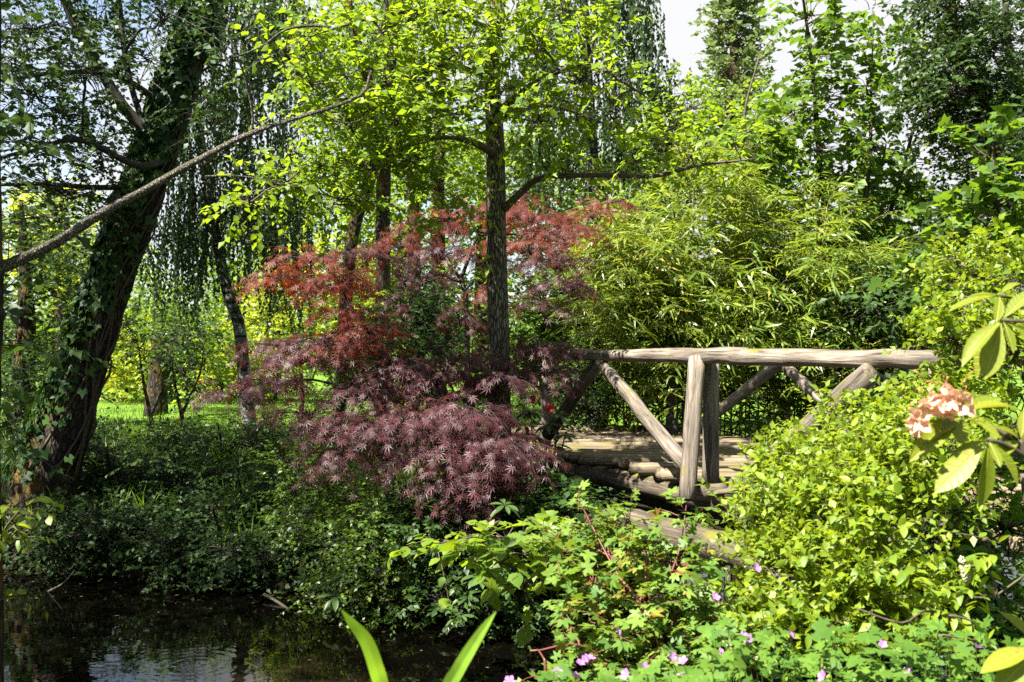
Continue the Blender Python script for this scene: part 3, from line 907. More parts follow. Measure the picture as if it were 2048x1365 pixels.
# ivy on it
ivy = thing('climbing_ivy', 'dark glossy ivy climbing the leaning trunk', 'ivy', b + [-.3, -.3, .2])
P, r = smooth_path(tr_pts, tr_rad, 12)
Tn = nrm(np.gradient(P, axis=0))
cam_dir = np.array([.35, -1, 0])
vL = []; stems = Geo()
n = 7500
i = R.integers(12, 118, n)
dens = np.interp(i, [12, 24, 34, 44, 60, 118], [.12, .25, .35, .9, 1, 1])
keep = R.random(n) < dens
i = i[keep]; n = len(i)
A = nrm(np.cross(Tn[i], [0, 0, 1.0])); B = np.cross(Tn[i], A)
ang = np.where(i > 85, R.normal(size=n) * 1.2 - .4, R.normal(size=n) * .7 - .85)
off = np.cos(ang)[:, None] * A + np.sin(ang)[:, None] * B
pos = P[i] + off * (r[i] * R.uniform(1.0, 1.3, n))[:, None] + R.normal(size=(n, 3)) * .03
d = np.array([0, 0, -1.0]) + off * .25 + R.normal(size=(n, 3)) * .4
part('foliage', leaves((pos, nrm(d), off + R.normal(size=(n, 3)) * .4 + [0, 0, .3], R.uniform(.06, .125, n)), IVY), M['ivy'], ivy, kind='stuff')
for k in range(7):
    a0 = R.uniform(-2.6, -.6)
    pts = []
    for ii in range(14, 100, 6):
        a = a0 + .5 * math.sin(ii * .13 + k)
        Aa = nrm(np.cross(Tn[ii], [0, 0, 1.0])); Bb = np.cross(Tn[ii], Aa)
        o_ = math.cos(a) * Aa + math.sin(a) * Bb
        if o_[1] > 0: o_ = -o_
        pts.append(P[ii] + o_ * r[ii] * 1.04)
    stems.add(*tube(pts, np.linspace(.016, .007, len(pts)), 5, 3, .1))
part('stems', stems, M['twig'], ivy, True)

# ------------------------------------------------------------------ tree at the left edge with the long bare branch
b = base_of(-2.42, 4.55, .15)
sk = Skel()
sk.add([b, Wp(-40, 900, 4.55), Wp(-30, 600, 4.6), Wp(-34, 300, 4.6), Wp(-30, 0, 4.65), Wp(-30, -400, 4.7), Wp(-80, -900, 4.5), (-2.5, 4.6, 6.6)],
       [.11, .085, .075, .068, .06, .055, .045, .03], True, sides=12, rough=.06)
bare = thing('bare_branch_tree', 'slim tree at the left edge with a long pale bare branch slanting across', 'tree', b)
br = Geo()
pp = [(-30, 550, 4.6, .028), (40, 520, 4.65, .026), (110, 486, 4.7, .022), (200, 430, 4.8, .019), (300, 377, 4.9, .0165), (400, 321, 5.0, .014), (498, 272, 5.1, .012), (600, 238, 5.25, .010), (690, 210, 5.4, .010), (728, 188, 5.5, .008), (738, 150, 5.55, .006)]
br.add(*tube([Wp(a, c, e) for a, c, e, _ in pp], [x[3] * 1.05 for x in pp], 9, 9, .16, .006))
for tw in ([(500, 272, 5.1, .008), (504, 230, 5.1, .007), (490, 160, 5.05, .006), (470, 105, 5, .005), (450, 60, 5, .004)],
           [(470, 112, 5.0, .005), (520, 92, 5.0, .004), (570, 58, 5.0, .006), (620, 50, 5.1, .008), (660, 52, 5.1, .005)],
           [(462, 98, 5, .004), (410, 62, 5, .003), (350, 30, 5, .003), (300, 5, 5, .002)],
           [(410, 352, 5, .004), (480, 352, 5, .003), (560, 365, 5.0, .002)],
           [(610, 240, 5.2, .004), (590, 262, 5.2, .003), (560, 282, 5.2, .002)],
           [(640, 225, 5.3, .004), (690, 245, 5.3, .003), (740, 232, 5.3, .002)],
           [(300, 160, 5, .003), (340, 200, 5, .003), (300, 232, 5, .002)]):
    br.add(*tube([Wp(a, c, e) for a, c, e, _ in tw], [x[3] for x in tw], 5, 5, .08))
part('bare_branch', br, M['branch'], bare, True)
cl = []
for (x, y, z, rr, n) in ((-5.3, 3.2, 6.2, 1.2, 120), (-5.9, 4.3, 6.4, 1.3, 130), (-6.5, 5.3, 6.0, 1.3, 130), (-5.6, 5.4, 7.4, 1.1, 100), (-7.2, 3.6, 6.6, 1.4, 130), (-6.4, 6.4, 7.4, 1.3, 120), (-7.8, 5.0, 5.4, 1.4, 130), (-6.3, 2.6, 7.0, 1.2, 110), (-7.8, 6.8, 6.6, 1.4, 120),
                         (-6.8, 1.6, 5.6, 1.3, 120), (-8.2, 2.6, 4.6, 1.4, 120), (-8.4, 6.0, 4.2, 1.3, 110), (-7.6, 4.2, 7.8, 1.4, 110)):
    cl.append((np.array([x, y, z]), np.array([rr, rr, rr * .5]), n))  # crown out of view, placed to shade the water and block sky
for (px, py, wxx, wyy, n) in ((-40, 60, 60, 110, 18), (-40, 300, 50, 120, 14), (-50, 620, 45, 160, 18), (-50, 850, 45, 120, 14)):
    cl.append(clump(px, py, 4.9, wxx, wyy, .4, n))
L = crown_from(sk, cl, .075, m=10, L=.5, droop=.3, tilt=.6)
finish_tree(bare, sk, L, FOLD, M['dark'], M['bark_dark'], M['twig_dark'])


# ------------------------------------------------------------------ weeping birches
def weeping(name, label, base, tpts, trad, arms, strands, leaf, seed_spread, mat, group='weeping birches'):
    sk = Skel()
    sk.add(tpts, trad, True, sides=10, rough=.05)
    root = thing(name, label, 'tree', base, group)
    starts = []
    for arm in arms:
        P_ = [Wp(*a) for a in arm]
        sk.add(P_, np.linspace(.03, .007, len(P_)), False, sides=5, sub=5)
        Q, _ = smooth_path(P_, np.ones(len(P_)), 20)
        starts.append(Q[len(Q) // 6:])
    st = np.concatenate(starts)
    n = strands
    Pk = st[R.integers(0, len(st), n)] + R.normal(size=(n, 3)) * np.array(seed_spread)
    Ls = R.uniform(.45, 1.15, n) * R.uniform(.35, 1.1, n) * leaf[1] * 1.15
    D = np.array([0, 0, -1.0]) + R.normal(size=(n, 3)) * np.array([.14, .14, .1])
    l, (a, b_, e) = sprigs(Pk, D, Ls, leaf[2], leaf[0], droop=.05, side=.7, tilt=.9, leafdroop=.9, upn=.3, t0=.0, spiral=True)
    sk.limbs.add(*twigs(a, b_, e, .0035, .0015))
    finish_tree(root, sk, l, BIRCH, mat, M['bark_birch'], M['twig_dark'])
    return root


bx = Wp(503, 870, 15)
b = base_of(bx[0], 15, .1)
weeping('birch_tree', 'weeping birch with a thin white curved trunk beside the lawn', b,
        [b] + [Wp(*p) for p in ((500, 850, 15), (488, 745, 15), (478, 655, 15), (455, 585, 15), (432, 480, 15), (412, 350, 15), (396, 250, 15), (382, 130, 15), (370, 0, 15), (360, -200, 15))],
        [.14, .105, .095, .09, .085, .078, .068, .06, .05, .045, .03],
        [[(378, 60, 15), (430, -40, 14.6), (520, -50, 14.4), (590, 20, 14.2)], [(385, 140, 15), (440, 60, 14.5), (530, 70, 14.2), (600, 160, 14)],
         [(395, 230, 15), (450, 170, 14.6), (510, 190, 14.4), (560, 300, 14.2)], [(400, 260, 15), (370, 220, 14.5), (340, 270, 14.3), (330, 380, 14.2)],
         [(412, 340, 15), (470, 290, 15.4), (540, 320, 15.6), (610, 420, 15.8)], [(430, 450, 15), (480, 400, 14.7), (540, 430, 14.5), (590, 500, 14.4)], [(425, 420, 15), (395, 390, 14.7), (370, 430, 14.5), (355, 500, 14.4)]],
        860, (.060, 1.4, 30), (.22, .4, .25), M['birch'])
bx = Wp(1195, 700, 16.5)
b = base_of(bx[0], 16.5, .1)
weeping('birch_tree', 'tall weeping birch hanging behind the central trunk, seen against the white sky', b,
        [b] + [Wp(*p) for p in ((1195, 600, 16.5), (1190, 400, 16.5), (1180, 230, 16.5), (1170, 60, 16.5), (1165, -120, 16.5), (1160, -300, 16.5))],
        [.15, .13, .11, .095, .08, .06, .03],
        [[(1168, 20, 16.5), (1200, -90, 16.2), (1240, -70, 16), (1275, 20, 15.8)], [(1175, 120, 16.5), (1220, 20, 16.2), (1270, 40, 16), (1310, 150, 15.8)],
         [(1170, 60, 16.5), (1120, -20, 16.2), (1080, 20, 16), (1060, 150, 15.8)], [(1185, 260, 16.5), (1240, 190, 16.2), (1290, 220, 16), (1330, 300, 15.8)],
         [(1185, 280, 16.5), (1130, 200, 16.2), (1085, 220, 16), (1050, 320, 15.8)], [(1190, 380, 16.5), (1250, 300, 16.2), (1310, 320, 16), (1350, 380, 15.8)]],
        680, (.07, 1.5, 28), (.25, .4, .3), M['birch'])

# ------------------------------------------------------------------ central tree with bright crown
b = base_of(-.12, 9.45, .2)
sk = Skel()
sk.add([b, Wp(1000, 900, 9.4), Wp(998, 700, 9.35), Wp(993, 500, 9.3), Wp(991, 300, 9.3), Wp(984, 140, 9.3), Wp(992, 0, 9.3), Wp(1000, -200, 9.3), Wp(1010, -450, 9.3)],
       [.18, .110, .101, .096, .090, .072, .060, .045, .02], True, sides=18, sub=9, rough=.05)
sk.px([(1008, 418, 9.25, .038), (1045, 382, 9.1, .032), (1085, 356, 8.95, .027), (1190, 350, 8.8, .022), (1310, 352, 8.7, .018), (1400, 330, 8.6, .015), (1510, 318, 8.5, .008)])
sk.px([(985, 305, 9.2, .04), (940, 282, 9.0, .03), (880, 275, 8.9, .02), (800, 300, 8.7, .012), (720, 340, 8.5, .008)])
sk.px([(985, 230, 9.3, .035), (1080, 160, 8.8, .025), (1180, 130, 8.4, .017), (1290, 190, 8.2, .009)])
sk.px([(985, 160, 9.3, .035), (900, 130, 8.8, .025), (800, 160, 8.4, .016), (680, 200, 8.2, .008)])
sk.px([(990, 60, 9.3, .03), (880, 20, 8.8, .022), (760, 30, 8.3, .014), (620, 70, 8.0, .008)])
sk.px([(1010, 230, 9.3, .03), (1100, 210, 9.8, .02), (1220, 250, 10.2, .013), (1360, 290, 10.4, .007)])
central = thing('hornbeam_tree', 'central straight tree with grey ridged bark and a bright lime green crown', 'tree', b)
cl = [clump(*c) for c in (
    (620, 70, 8.1, 60, 50, .5, 26), (690, 150, 8.3, 60, 50, .5, 20), (760, 60, 8.3, 70, 55, .5, 24), (850, 40, 8.5, 70, 50, .5, 36), (930, 100, 8.6, 70, 60, .5, 44), (850, 150, 8.4, 80, 50, .5, 46),
    (1000, 60, 8.4, 60, 60, .4, 36), (1080, 90, 8.5, 70, 50, .5, 36), (1160, 160, 8.4, 70, 45, .5, 36), (1010, 180, 8.6, 80, 50, .4, 26), (900, 230, 8.4, 90, 40, .5, 34), (790, 240, 8.4, 80, 40, .5, 40),
    (700, 250, 8.3, 70, 40, .5, 32), (620, 170, 8.2, 50, 50, .5, 22), (640, 330, 8.3, 70, 40, .5, 34), (560, 370, 8.2, 60, 30, .5, 26), (730, 330, 8.4, 80, 40, .5, 40), (820, 320, 8.5, 70, 40, .5, 30),
    (500, 405, 8.1, 40, 20, .4, 14), (680, 400, 8.3, 70, 25, .4, 22), (1080, 240, 8.5, 60, 35, .5, 24), (1210, 60, 8.4, 40, 45, .4, 18), (1230, 200, 8.3, 40, 35, .4, 14),
    (1130, 335, 8.8, 80, 20, .4, 20), (1260, 325, 8.7, 70, 22, .4, 20), (1380, 310, 8.6, 70, 28, .4, 22), (1480, 300, 8.5, 50, 28, .4, 14), (570, 110, 8.0, 40, 40, .4, 14), (1130, 20, 8.5, 60, 30, .4, 20),
    (880, 380, 8.8, 50, 25, .4, 12), (900, 440, 8.7, 60, 25, .4, 12), (930, -70, 8.6, 120, 50, .6, 40), (760, -80, 8.4, 90, 50, .6, 30), (1090, -80, 8.5, 90, 50, .6, 26), (970, -260, 9, 100, 90, .7, 34), (840, 380, 9, 40, 25, .4, 10))]
L = crown_from(sk, [(c_, r_, int(n_ * 1.0)) for c_, r_, n_ in cl], .07, m=10, L=.42, droop=.22, tilt=.5, tw_r=.0035, svar=.4)
# epicormic sprigs on the bole
ii = R.integers(0, 40, 14)
Pt = np.concatenate(sk.pts[:1])
pk = Pt[len(Pt) // 5 + ii] + R.normal(size=(14, 3)) * [.05, .02, .02] + [0, -.1, 0]
l2, tw = sprigs(pk, R.normal(size=(14, 3)) * [1, .3, .2] + [0, -.6, .1], .14, 4, .06)
finish_tree(central, sk, cat(L, l2), FOLDW, M['lime'], M['bark'], M['twig'])


# ------------------------------------------------------------------ red Japanese maples
def maple(name, label, base, trunks, clumps, size, mats, Lm=.28):
    sk = Skel()
    root = thing(name, label, 'tree', base, 'red japanese maples')
    for k, t in enumerate(trunks):
        sk.add([np.array(base) if p is None else Wp(*p[:3]) for p in t], [(.05 if p is None else p[3]) for p in t], k == 0, sides=9, rough=.06)
    outs = []
    for c, rr, n, mt in clumps:
        n = int(n * (1.25 if Lm > .25 and 'taller' in label else 1.6)); rr = rr * [.88, 1, .66]
        sk.bough(c, .005, .025, .2)
        u = unit(n); u[:, 2] = np.abs(u[:, 2]) * 1.0 - .15
        pts = c + nrm(u) * rr * R.uniform(.75, 1.05, (n, 1))
        D = nrm(u * [1, 1, .2]) + R.normal(size=(n, 3)) * .35 + [0, -.25, -.1]
        l, (a, b_, e) = sprigs(pts, D, Lm * R.uniform(.6, 1.3, n), 6, size, droop=.45, side=.75, tilt=.35, leafdroop=.55, svar=.3, pet=.25)
        # blades face up and outwards so they shingle over one another
        l = (l[0], l[1], l[2] + np.repeat(nrm(u), 6, 0) * [.7, .7, .2] + [0, -.35, 0], l[3])
        outs.append((l, mt))
        sk.limbs.add(*twigs(a, b_, e, .003, .0012))
        k = np.arange(0, n, 2)
        sk.limbs.add(*twigs(np.repeat(c[None], len(k), 0) - [0, 0, rr[2] * .5], (c + pts[k]) / 2 + [0, 0, rr[2] * .35], pts[k], .007, .003))
    part('trunk', sk.trunk, M['twig'] if 'purple' in label else M['branch'], root, True)
    part('branches', sk.limbs, M['twig_dark'], root, True)
    for mt in mats:
        ls = [l for l, t in outs if t == mt]
        if ls:
            al = cat(*ls)
            g = Geo()
            for j, shp in enumerate((PALM, PALM2, PALM3)):
                g.add(*leaves(sel(al, np.arange(len(al[0])) % 3 == j), shp))
            part('crown', g, M[mt], root)
    return root


b = base_of(Wp(938, 800, 11.2)[0], 11.2, .05)
cl = []
for (px, py, Y, wxx, wyy, dep, n, mt) in (
        (860, 455, 11, 70, 32, .5, 44, 'red'), (950, 430, 11, 70, 35, .5, 44, 'red'), (1060, 440, 11.2, 70, 38, .5, 50, 'red'), (1130, 470, 11.2, 70, 38, .5, 46, 'red'), (1185, 430, 11.4, 40, 22, .4, 18, 'red'), (1215, 405, 11.4, 36, 14, .3, 14, 'red'),
        (800, 490, 10.9, 60, 26, .5, 30, 'red'), (760, 515, 10.8, 40, 20, .4, 18, 'purple'), (880, 510, 10.9, 70, 28, .5, 30, 'purple'), (1110, 530, 11, 70, 30, .5, 40, 'purple'), (1120, 580, 10.8, 60, 26, .5, 34, 'purple'), (850, 560, 10.8, 50, 26, .4, 22, 'purple'),
        (1060, 500, 10.8, 60, 30, .4, 34, 'red'), (960, 510, 10.9, 40, 26, .4, 16, 'red'), (920, 640, 10.7, 30, 50, .3, 22, 'purple'), (970, 580, 10.8, 30, 30, .3, 14, 'red'), (1080, 620, 10.9, 50, 24, .4, 16, 'purple'), (800, 610, 10.8, 26, 24, .3, 10, 'purple'), (1040, 400, 11.2, 40, 18, .3, 14, 'red')):
    c, r_, n = clump(px, py, Y, wxx, wyy, dep, n)
    cl.append((c, r_, n, mt))
maple('japanese_maple', 'taller red Japanese maple with a slim pale trunk behind the central tree', b,
      [[None, (935, 720, 11.1, .032), (931, 600, 11, .028), (922, 556, 11, .026)], [(922, 558, 11, .022), (940, 510, 11, .018), (960, 460, 11, .012)], [(922, 558, 11, .02), (890, 520, 11, .015), (860, 480, 11, .01)], [(960, 470, 11, .012), (1060, 470, 11, .012), (1140, 490, 11, .008)]],
      cl, .068, ('red', 'purple'), .27)

b = base_of(Wp(900, 870, 9.7)[0], 9.75, .05)
cl = []
for (px, py, Y, wxx, wyy, dep, n, mt) in (
        (545, 560, 9.4, 45, 16, .3, 18, 'red'), (620, 520, 9.5, 50, 20, .4, 22, 'red'), (680, 560, 9.5, 50, 26, .4, 28, 'red'), (640, 575, 9.4, 40, 14, .3, 12, 'red'), (700, 510, 9.6, 36, 18, .3, 12, 'purple'), (690, 625, 9.4, 40, 20, .3, 18, 'red'), (740, 660, 9.4, 50, 26, .4, 26, 'red'),  # red leaves in these upper tiers stand in for sun shining through
        (640, 685, 9.3, 60, 20, .4, 26, 'purple'), (690, 690, 9.2, 60, 22, .4, 26, 'red'), (600, 720, 9.2, 60, 28, .4, 34, 'purple'), (550, 765, 9.1, 46, 26, .4, 26, 'purple'), (470, 790, 9.3, 50, 18, .4, 20, 'purple'), (560, 690, 9.4, 70, 10, .4, 14, 'purple'),
        (800, 740, 9.1, 60, 30, .4, 34, 'purple'), (870, 760, 9.0, 60, 30, .4, 36, 'purple'), (730, 790, 9.0, 60, 32, .4, 36, 'purple'), (690, 860, 8.8, 60, 40, .4, 46, 'purple'), (690, 910, 8.7, 40, 26, .3, 26, 'purple'), (780, 860, 8.7, 60, 36, .4, 40, 'purple'),
        (840, 840, 8.6, 70, 44, .4, 56, 'purple'), (930, 830, 8.6, 80, 50, .4, 66, 'purple'), (910, 900, 8.4, 60, 40, .4, 46, 'purple'), (990, 890, 8.4, 60, 40, .4, 46, 'purple'), (960, 950, 8.3, 60, 34, .3, 38, 'purple'), (1050, 900, 8.5, 36, 26, .3, 20, 'purple'),
        (1000, 760, 8.8, 50, 30, .3, 22, 'purple'), (1080, 700, 9.2, 46, 34, .4, 36, 'purple'), (1090, 745, 9.1, 40, 26, .3, 22, 'purple'), (940, 720, 9.0, 40, 26, .3, 22, 'purple'), (620, 830, 9.2, 60, 30, .4, 26, 'purple'), (960, 1000, 8.5, 50, 30, .3, 20, 'purple'), (880, 960, 8.6, 40, 26, .3, 14, 'purple'), (810, 920, 8.6, 50, 26, .3, 18, 'purple')):
    c, r_, n = clump(px, py, Y, wxx, wyy, dep, n)
    cl.append((c, r_, n, mt))
maple('japanese_maple', 'low spreading purple Japanese maple cascading over the bank in front', b,
      [[None, (890, 800, 9.6, .05), (840, 755, 9.5, .04), (790, 735, 9.5, .032)], [(790, 735, 9.5, .03), (750, 690, 9.5, .025), (710, 630, 9.5, .02), (670, 560, 9.5, .013), (640, 520, 9.5, .008)],
       [(790, 735, 9.5, .02), (700, 770, 9.3, .014), (600, 760, 9.2, .01), (500, 800, 9.3, .006)], [(880, 800, 9.6, .03), (930, 800, 9.1, .02), (960, 850, 8.7, .012)], [(890, 800, 9.6, .02), (1000, 740, 9.2, .014), (1070, 710, 9.2, .01)]],
      cl, .068, ('red', 'purple'), .27)

# ------------------------------------------------------------------ bamboo
b = base_of(3.0, 13.4, .05)
bam = thing('bamboo_clump', 'wide clump of yellow green bamboo arching behind the handrail', 'bamboo', b)
bs = Geo(); bl = []
for k in range(62):
    px = R.uniform(1175, 1760); Y = R.uniform(12.4, 14.4)
    x = (px - 1024) / FPX * Y
    g = Hp(x, Y)
    mid = 1 - abs((px - 1475) / 320) ** 3
    h = (2.0 + 1.5 * max(mid, 0)) * R.uniform(.68, 1.26)
    lean = np.array([(px - 1470) / 300 * .3 + R.normal() * .2, R.normal() * .25 - .2, 0])
    top = np.array([x, Y, g + h]) + lean * 1.0
    mp_ = np.array([x, Y, g + h * .6]) + lean * .35
    pts = [np.array([x, Y, g - .05]), np.array([x, Y, g + h * .3]) + lean * .1, mp_, (mp_ + top) / 2 + [0, 0, .04 * h], top]
    bs.add(*tube(pts, [.011, .011, .009, .006, .003], 5, 4))
    Q, _ = smooth_path(pts, np.ones(5), 12)
    n = int(44 + 14 * h)
    t = R.random(n) ** .7
    Pk = Q[np.clip((.12 + t * .88) * len(Q), 0, len(Q) - 1).astype(int)]
    an = R.uniform(0, 6.28, n)
    D = np.stack([np.cos(an), np.sin(an) - .4, R.normal(size=n) * .35 + .45], -1)
    l, (a, b_, e) = sprigs(Pk, D, R.uniform(.2, .5, n), 7, .20, droop=.25, side=.6, tilt=.6, leafdroop=.12, svar=.4, t0=.25)
    bl.append(l)
    bs.add(*twigs(a, b_, e, .003, .0012))
for k in range(34):
    px = R.uniform(1190, 1740); py = R.uniform(430, 780)
    top = 385 + R.uniform(0, 90) + 190 * (abs(px - 1480) / 300) ** 2.4
    if py < top:
        py = R.uniform(top, 780)
    c = Wp(px, py, R.uniform(11.9, 12.8))
    n = 46
    Pk = c + R.normal(size=(n, 3)) * [.32, .22, .20]
    D = np.stack([R.normal(size=n) * .7, -R.uniform(.2, 1, n), R.normal(size=n) * .4 + .3], -1)
    l, (a, b_, e) = sprigs(Pk, D, R.uniform(.2, .45, n), 6, .20, droop=.3, side=.6, tilt=.6, leafdroop=.2, svar=.4, t0=.25)
    bl.append(l)
    bs.add(*twigs(a, b_, e, .003, .0012))
part('culms', bs, M['culm'], bam, True)
part('crown', leaves(cat(*bl), LANCE), M['bamboo'], bam)
# old trunk standing in it
b = base_of(Wp(1343, 800, 12.3)[0], 12.3, .1)
stump = thing('dead_trunk', 'pale tan dead trunk standing among the bamboo behind the bridge posts', 'tree trunk', b)
part('trunk', tube([b, Wp(1344, 800, 12.3), Wp(1341, 700, 12.3), Wp(1346, 600, 12.3)], [.09, .075, .07, .05], 12, 8, .09), M['branch'], stump, True)


# ------------------------------------------------------------------ generic trees and shrubs
def gtree(name, label, base, trunks, clumps, size, mat, bark='bark_dark', twig='twig_dark', shape=FOLD, m=8, L=.45, cat_='tree', group=None, **kw):
    sk = Skel()
    for k, (pts, rad) in enumerate(trunks):
        sk.add(pts, rad, k == 0, sides=10 if k == 0 else 6, rough=.07)
    root = thing(name, label, cat_, base, group)
    Lv = crown_from(sk, clumps, size, m=m, L=L, **kw)
    finish_tree(root, sk, Lv, shape, M[mat], M[bark], M[twig])
    return root


def auto(px0, py0, px1, py1, Y, n, wpx, hpx, dep, ns, ydep=1.0):
    o = []
    for _ in range(n):
        o.append(clump(R.uniform(px0, px1), R.uniform(py0, py1), Y + R.uniform(-ydep, ydep), wpx * R.uniform(.7, 1.3), hpx * R.uniform(.7, 1.3), dep, ns))
    return o


# hazel-like tree on the right with big round leaves
b = base_of(Wp(1690, 700, 14.2)[0], 14.2, .1)
gtree('hazel_tree', 'loose hazel with large round green leaves rising above the bamboo into the sky', b,
      [([b, Wp(1668, 560, 14.2), Wp(1650, 420, 14.1), Wp(1640, 320, 14.1), Wp(1628, 150, 14), Wp(1612, 20, 14), Wp(1600, -60, 14)], [.07, .055, .045, .04, .03, .02, .01]),
       ([b, Wp(1720, 600, 14.3), Wp(1790, 400, 14.4), Wp(1840, 200, 14.4), Wp(1850, 60, 14.4)], [.05, .04, .03, .02, .01]),
       ([b, Wp(1640, 560, 14), Wp(1540, 380, 13.8), Wp(1490, 250, 13.7), Wp(1520, 110, 13.7)], [.05, .04, .03, .02, .01]),
       ([b, Wp(1720, 520, 14), Wp(1740, 330, 13.8), Wp(1745, 180, 13.8), Wp(1750, 20, 13.8)], [.04, .035, .028, .018, .008])],
      [clump(*c) for c in ((1620, 30, 14, 50, 50, .5, 26), (1640, 110, 14, 60, 45, .6, 34), (1650, 200, 14, 70, 50, .6, 40), (1590, 225, 13.9, 50, 45, .6, 32), (1510, 255, 13.7, 50, 35, .6, 24),
                           (1740, 190, 13.9, 40, 45, .5, 22), (1760, 90, 13.8, 45, 25, .4, 14), (1830, 120, 14.3, 36, 60, .5, 26), (1800, 220, 14.3, 50, 45, .6, 30), (1740, 290, 14, 60, 45, .6, 34), (1640, 300, 14, 70, 45, .6, 36), (1540, 310, 13.9, 70, 45, .6, 38),
                           (1450, 310, 13.8, 60, 40, .6, 32), (1700, 370, 14, 70, 45, .6, 36), (1820, 330, 14.3, 60, 50, .6, 36), (1600, 390, 14.1, 70, 40, .6, 32), (1780, 420, 14.2, 60, 45, .6, 36), (1700, 470, 14, 60, 40, .6, 30), (1840, 430, 14.4, 50, 45, .6, 30), (1500, 380, 14, 60, 36, .6, 26), (1750, 10, 13.8, 36, 22, .4, 10), (1770, 530, 14.2, 60, 40, .6, 26), (1680, 40, 14, 36, 30, .4, 12))],
      .125, 'mid', shape=FOLDW, m=9, L=.45, tilt=.6, twig='twig', svar=.4)
# pale shrub tree under it
b = base_of(4.8, 16.4, .1)
gtree('green_shrub_tree', 'bushy bright green tree filling the gap left of the hazel behind the bamboo', b,
      [([b, Wp(1440, 500, 16), Wp(1420, 300, 16)], [.08, .06, .03])],
      auto(1330, 190, 1560, 420, 16, 14, 60, 40, .8, 34), .10, 'lime', m=8, L=.5, tilt=.6)
# dark tree on the far right
b = base_of(7.6, 13.2, .1)
gtree('ash_tree', 'dark fine-leaved tree towering over the right edge above the hedge', b,
      [([b, Wp(2080, 560, 13), Wp(1990, 330, 13), Wp(1950, 180, 13), Wp(1910, 20, 13), Wp(1900, -150, 13)], [.16, .12, .08, .06, .045, .03]),
       ([b, Wp(2100, 400, 12.8), Wp(2030, 150, 12.6), Wp(2010, -60, 12.5)], [.12, .08, .05, .03]),
       ([Wp(1985, 320, 13), Wp(1930, 250, 12.8), Wp(1890, 230, 12.7)], [.04, .025, .01]), ([Wp(2050, 520, 12.9), Wp(1930, 480, 12.5), Wp(1850, 490, 12.3)], [.08, .05, .03])],
      auto(1880, -60, 2060, 250, 12.8, 22, 65, 48, .9, 52) + auto(1900, 260, 2070, 560, 13, 15, 55, 45, .9, 44) + [clump(1860, 40, 12.8, 40, 50, .7, 26), clump(1880, 480, 12.6, 60, 45, .7, 34), clump(1800, 560, 12.8, 60, 40, .7, 30), clump(1870, 560, 12.6, 60, 45, .7, 34)],
      .075, 'dark', shape=SIMPLE, m=11, L=.5, tilt=.7)
# green bush behind right end of the bridge
b = base_of(6.3, 13.4, .05)
gtree('laurel_bush', 'dark green bush at the right end of the bridge, below the ash', b,
      [([b, b + [.1, 0, .6], b + [.2, 0, 1.4]], [.05, .04, .02])], auto(1730, 560, 1960, 780, 12, 16, 60, 45, .7, 34), .10, 'dark', m=8, L=.4, cat_='bush')

# conifer far away
b = base_of(Wp(1475, 700, 40)[0], 40, .1)
sk = Skel()
sk.add([b, Wp(1475, 300, 40), Wp(1468, 60, 40), Wp(1460, -160, 40)], [.35, .25, .15, .03], True)
con = thing('conifer_tree', 'tall narrow conifer standing far off against the white sky', 'tree', b)
ls = []
for py in np.arange(-150, 420, 10):
    hw = np.interp(py, [-130, 0, 110, 260, 420], [5, 32, 62, 80, 90])
    for k in range(5):
        a = R.uniform(0, 6.28)
        p0 = Wp(1468, py, 40)
        D = np.array([math.cos(a), math.sin(a), R.uniform(.25, .7)])
        ln = hw / FPX * 40 * R.uniform(.5, 1.08)
        n = 4
        tt = np.linspace(.35, 1, n)
        Pk = p0 + D * (ln * tt)[:, None] + R.normal(size=(n, 3)) * .12
        l, tw = sprigs(Pk, D + R.normal(size=(n, 3)) * .6, .6, 6, .26, droop=.1, tilt=.9, leafdroop=-.2, side=.7)
        ls.append(l)
        sk.limbs.add(*twigs(p0[None], (p0 + D * ln * .5)[None], (p0 + D * ln)[None], .04, .01))
finish_tree(con, sk, cat(*ls), SIMPLE, M['conifer'], M['bark_dark'])

# trees behind the centre: dark trunks and sunlit crowns
for (label, px, Y, pts, rad, cl, mt, size) in (
        ('dark trunked tree behind the red maple, second trunk left of the central tree', 766, 18.5, ((766, 600), (765, 450), (768, 330), (778, 150), (788, 0), (795, -150)), (.17, .15, .14, .13, .12, .1, .05),
         auto(600, -40, 850, 330, 18.5, 16, 70, 45, 1.0, 36), 'lime', .105),
        ('slender dark tree just left of the central tree, trunk hidden below the red maple', 826, 22, ((828, 500), (826, 400), (824, 300), (820, 120), (812, -50)), (.17, .15, .14, .13, .11, .06),
         auto(740, -40, 920, 360, 22, 12, 60, 45, 1.0, 34), 'mid', .11),
        ('straight dark tree whose trunk shows beside the central trunk above the red maple', 877, 24, ((876, 500), (876, 400), (878, 290), (882, 120), (885, -50)), (.19, .17, .16, .15, .12, .07),
         auto(830, -60, 1100, 380, 24, 15, 70, 50, 1.2, 34), 'lime', .12)):
    x = (px - 1024) / FPX * Y
    b = base_of(x, Y, .1)
    gtree('woodland_tree', label, b, [([b] + [Wp(a, c, Y) for a, c in pts], rad)], cl, size, mt, m=8, L=.6, tilt=.6, group='trees behind the red maple', bl=False)
b = base_of(-3.0, 17.2, .1)
gtree('woodland_tree', 'tree with a dark forked limb at the top left of the central crown', b,
      [([b, Wp(700, 500, 17), Wp(745, 330, 17), Wp(735, 160, 17), Wp(700, 40, 17), Wp(690, -80, 17)], [.12, .11, .10, .09, .085, .06]), ([Wp(735, 150, 17), Wp(765, 60, 17), Wp(775, -60, 17)], [.06, .05, .04])],
      auto(540, -40, 760, 240, 17, 13, 60, 45, .9, 32), .10, 'mid', m=8, L=.55, tilt=.6, group='trees behind the red maple', bl=False)

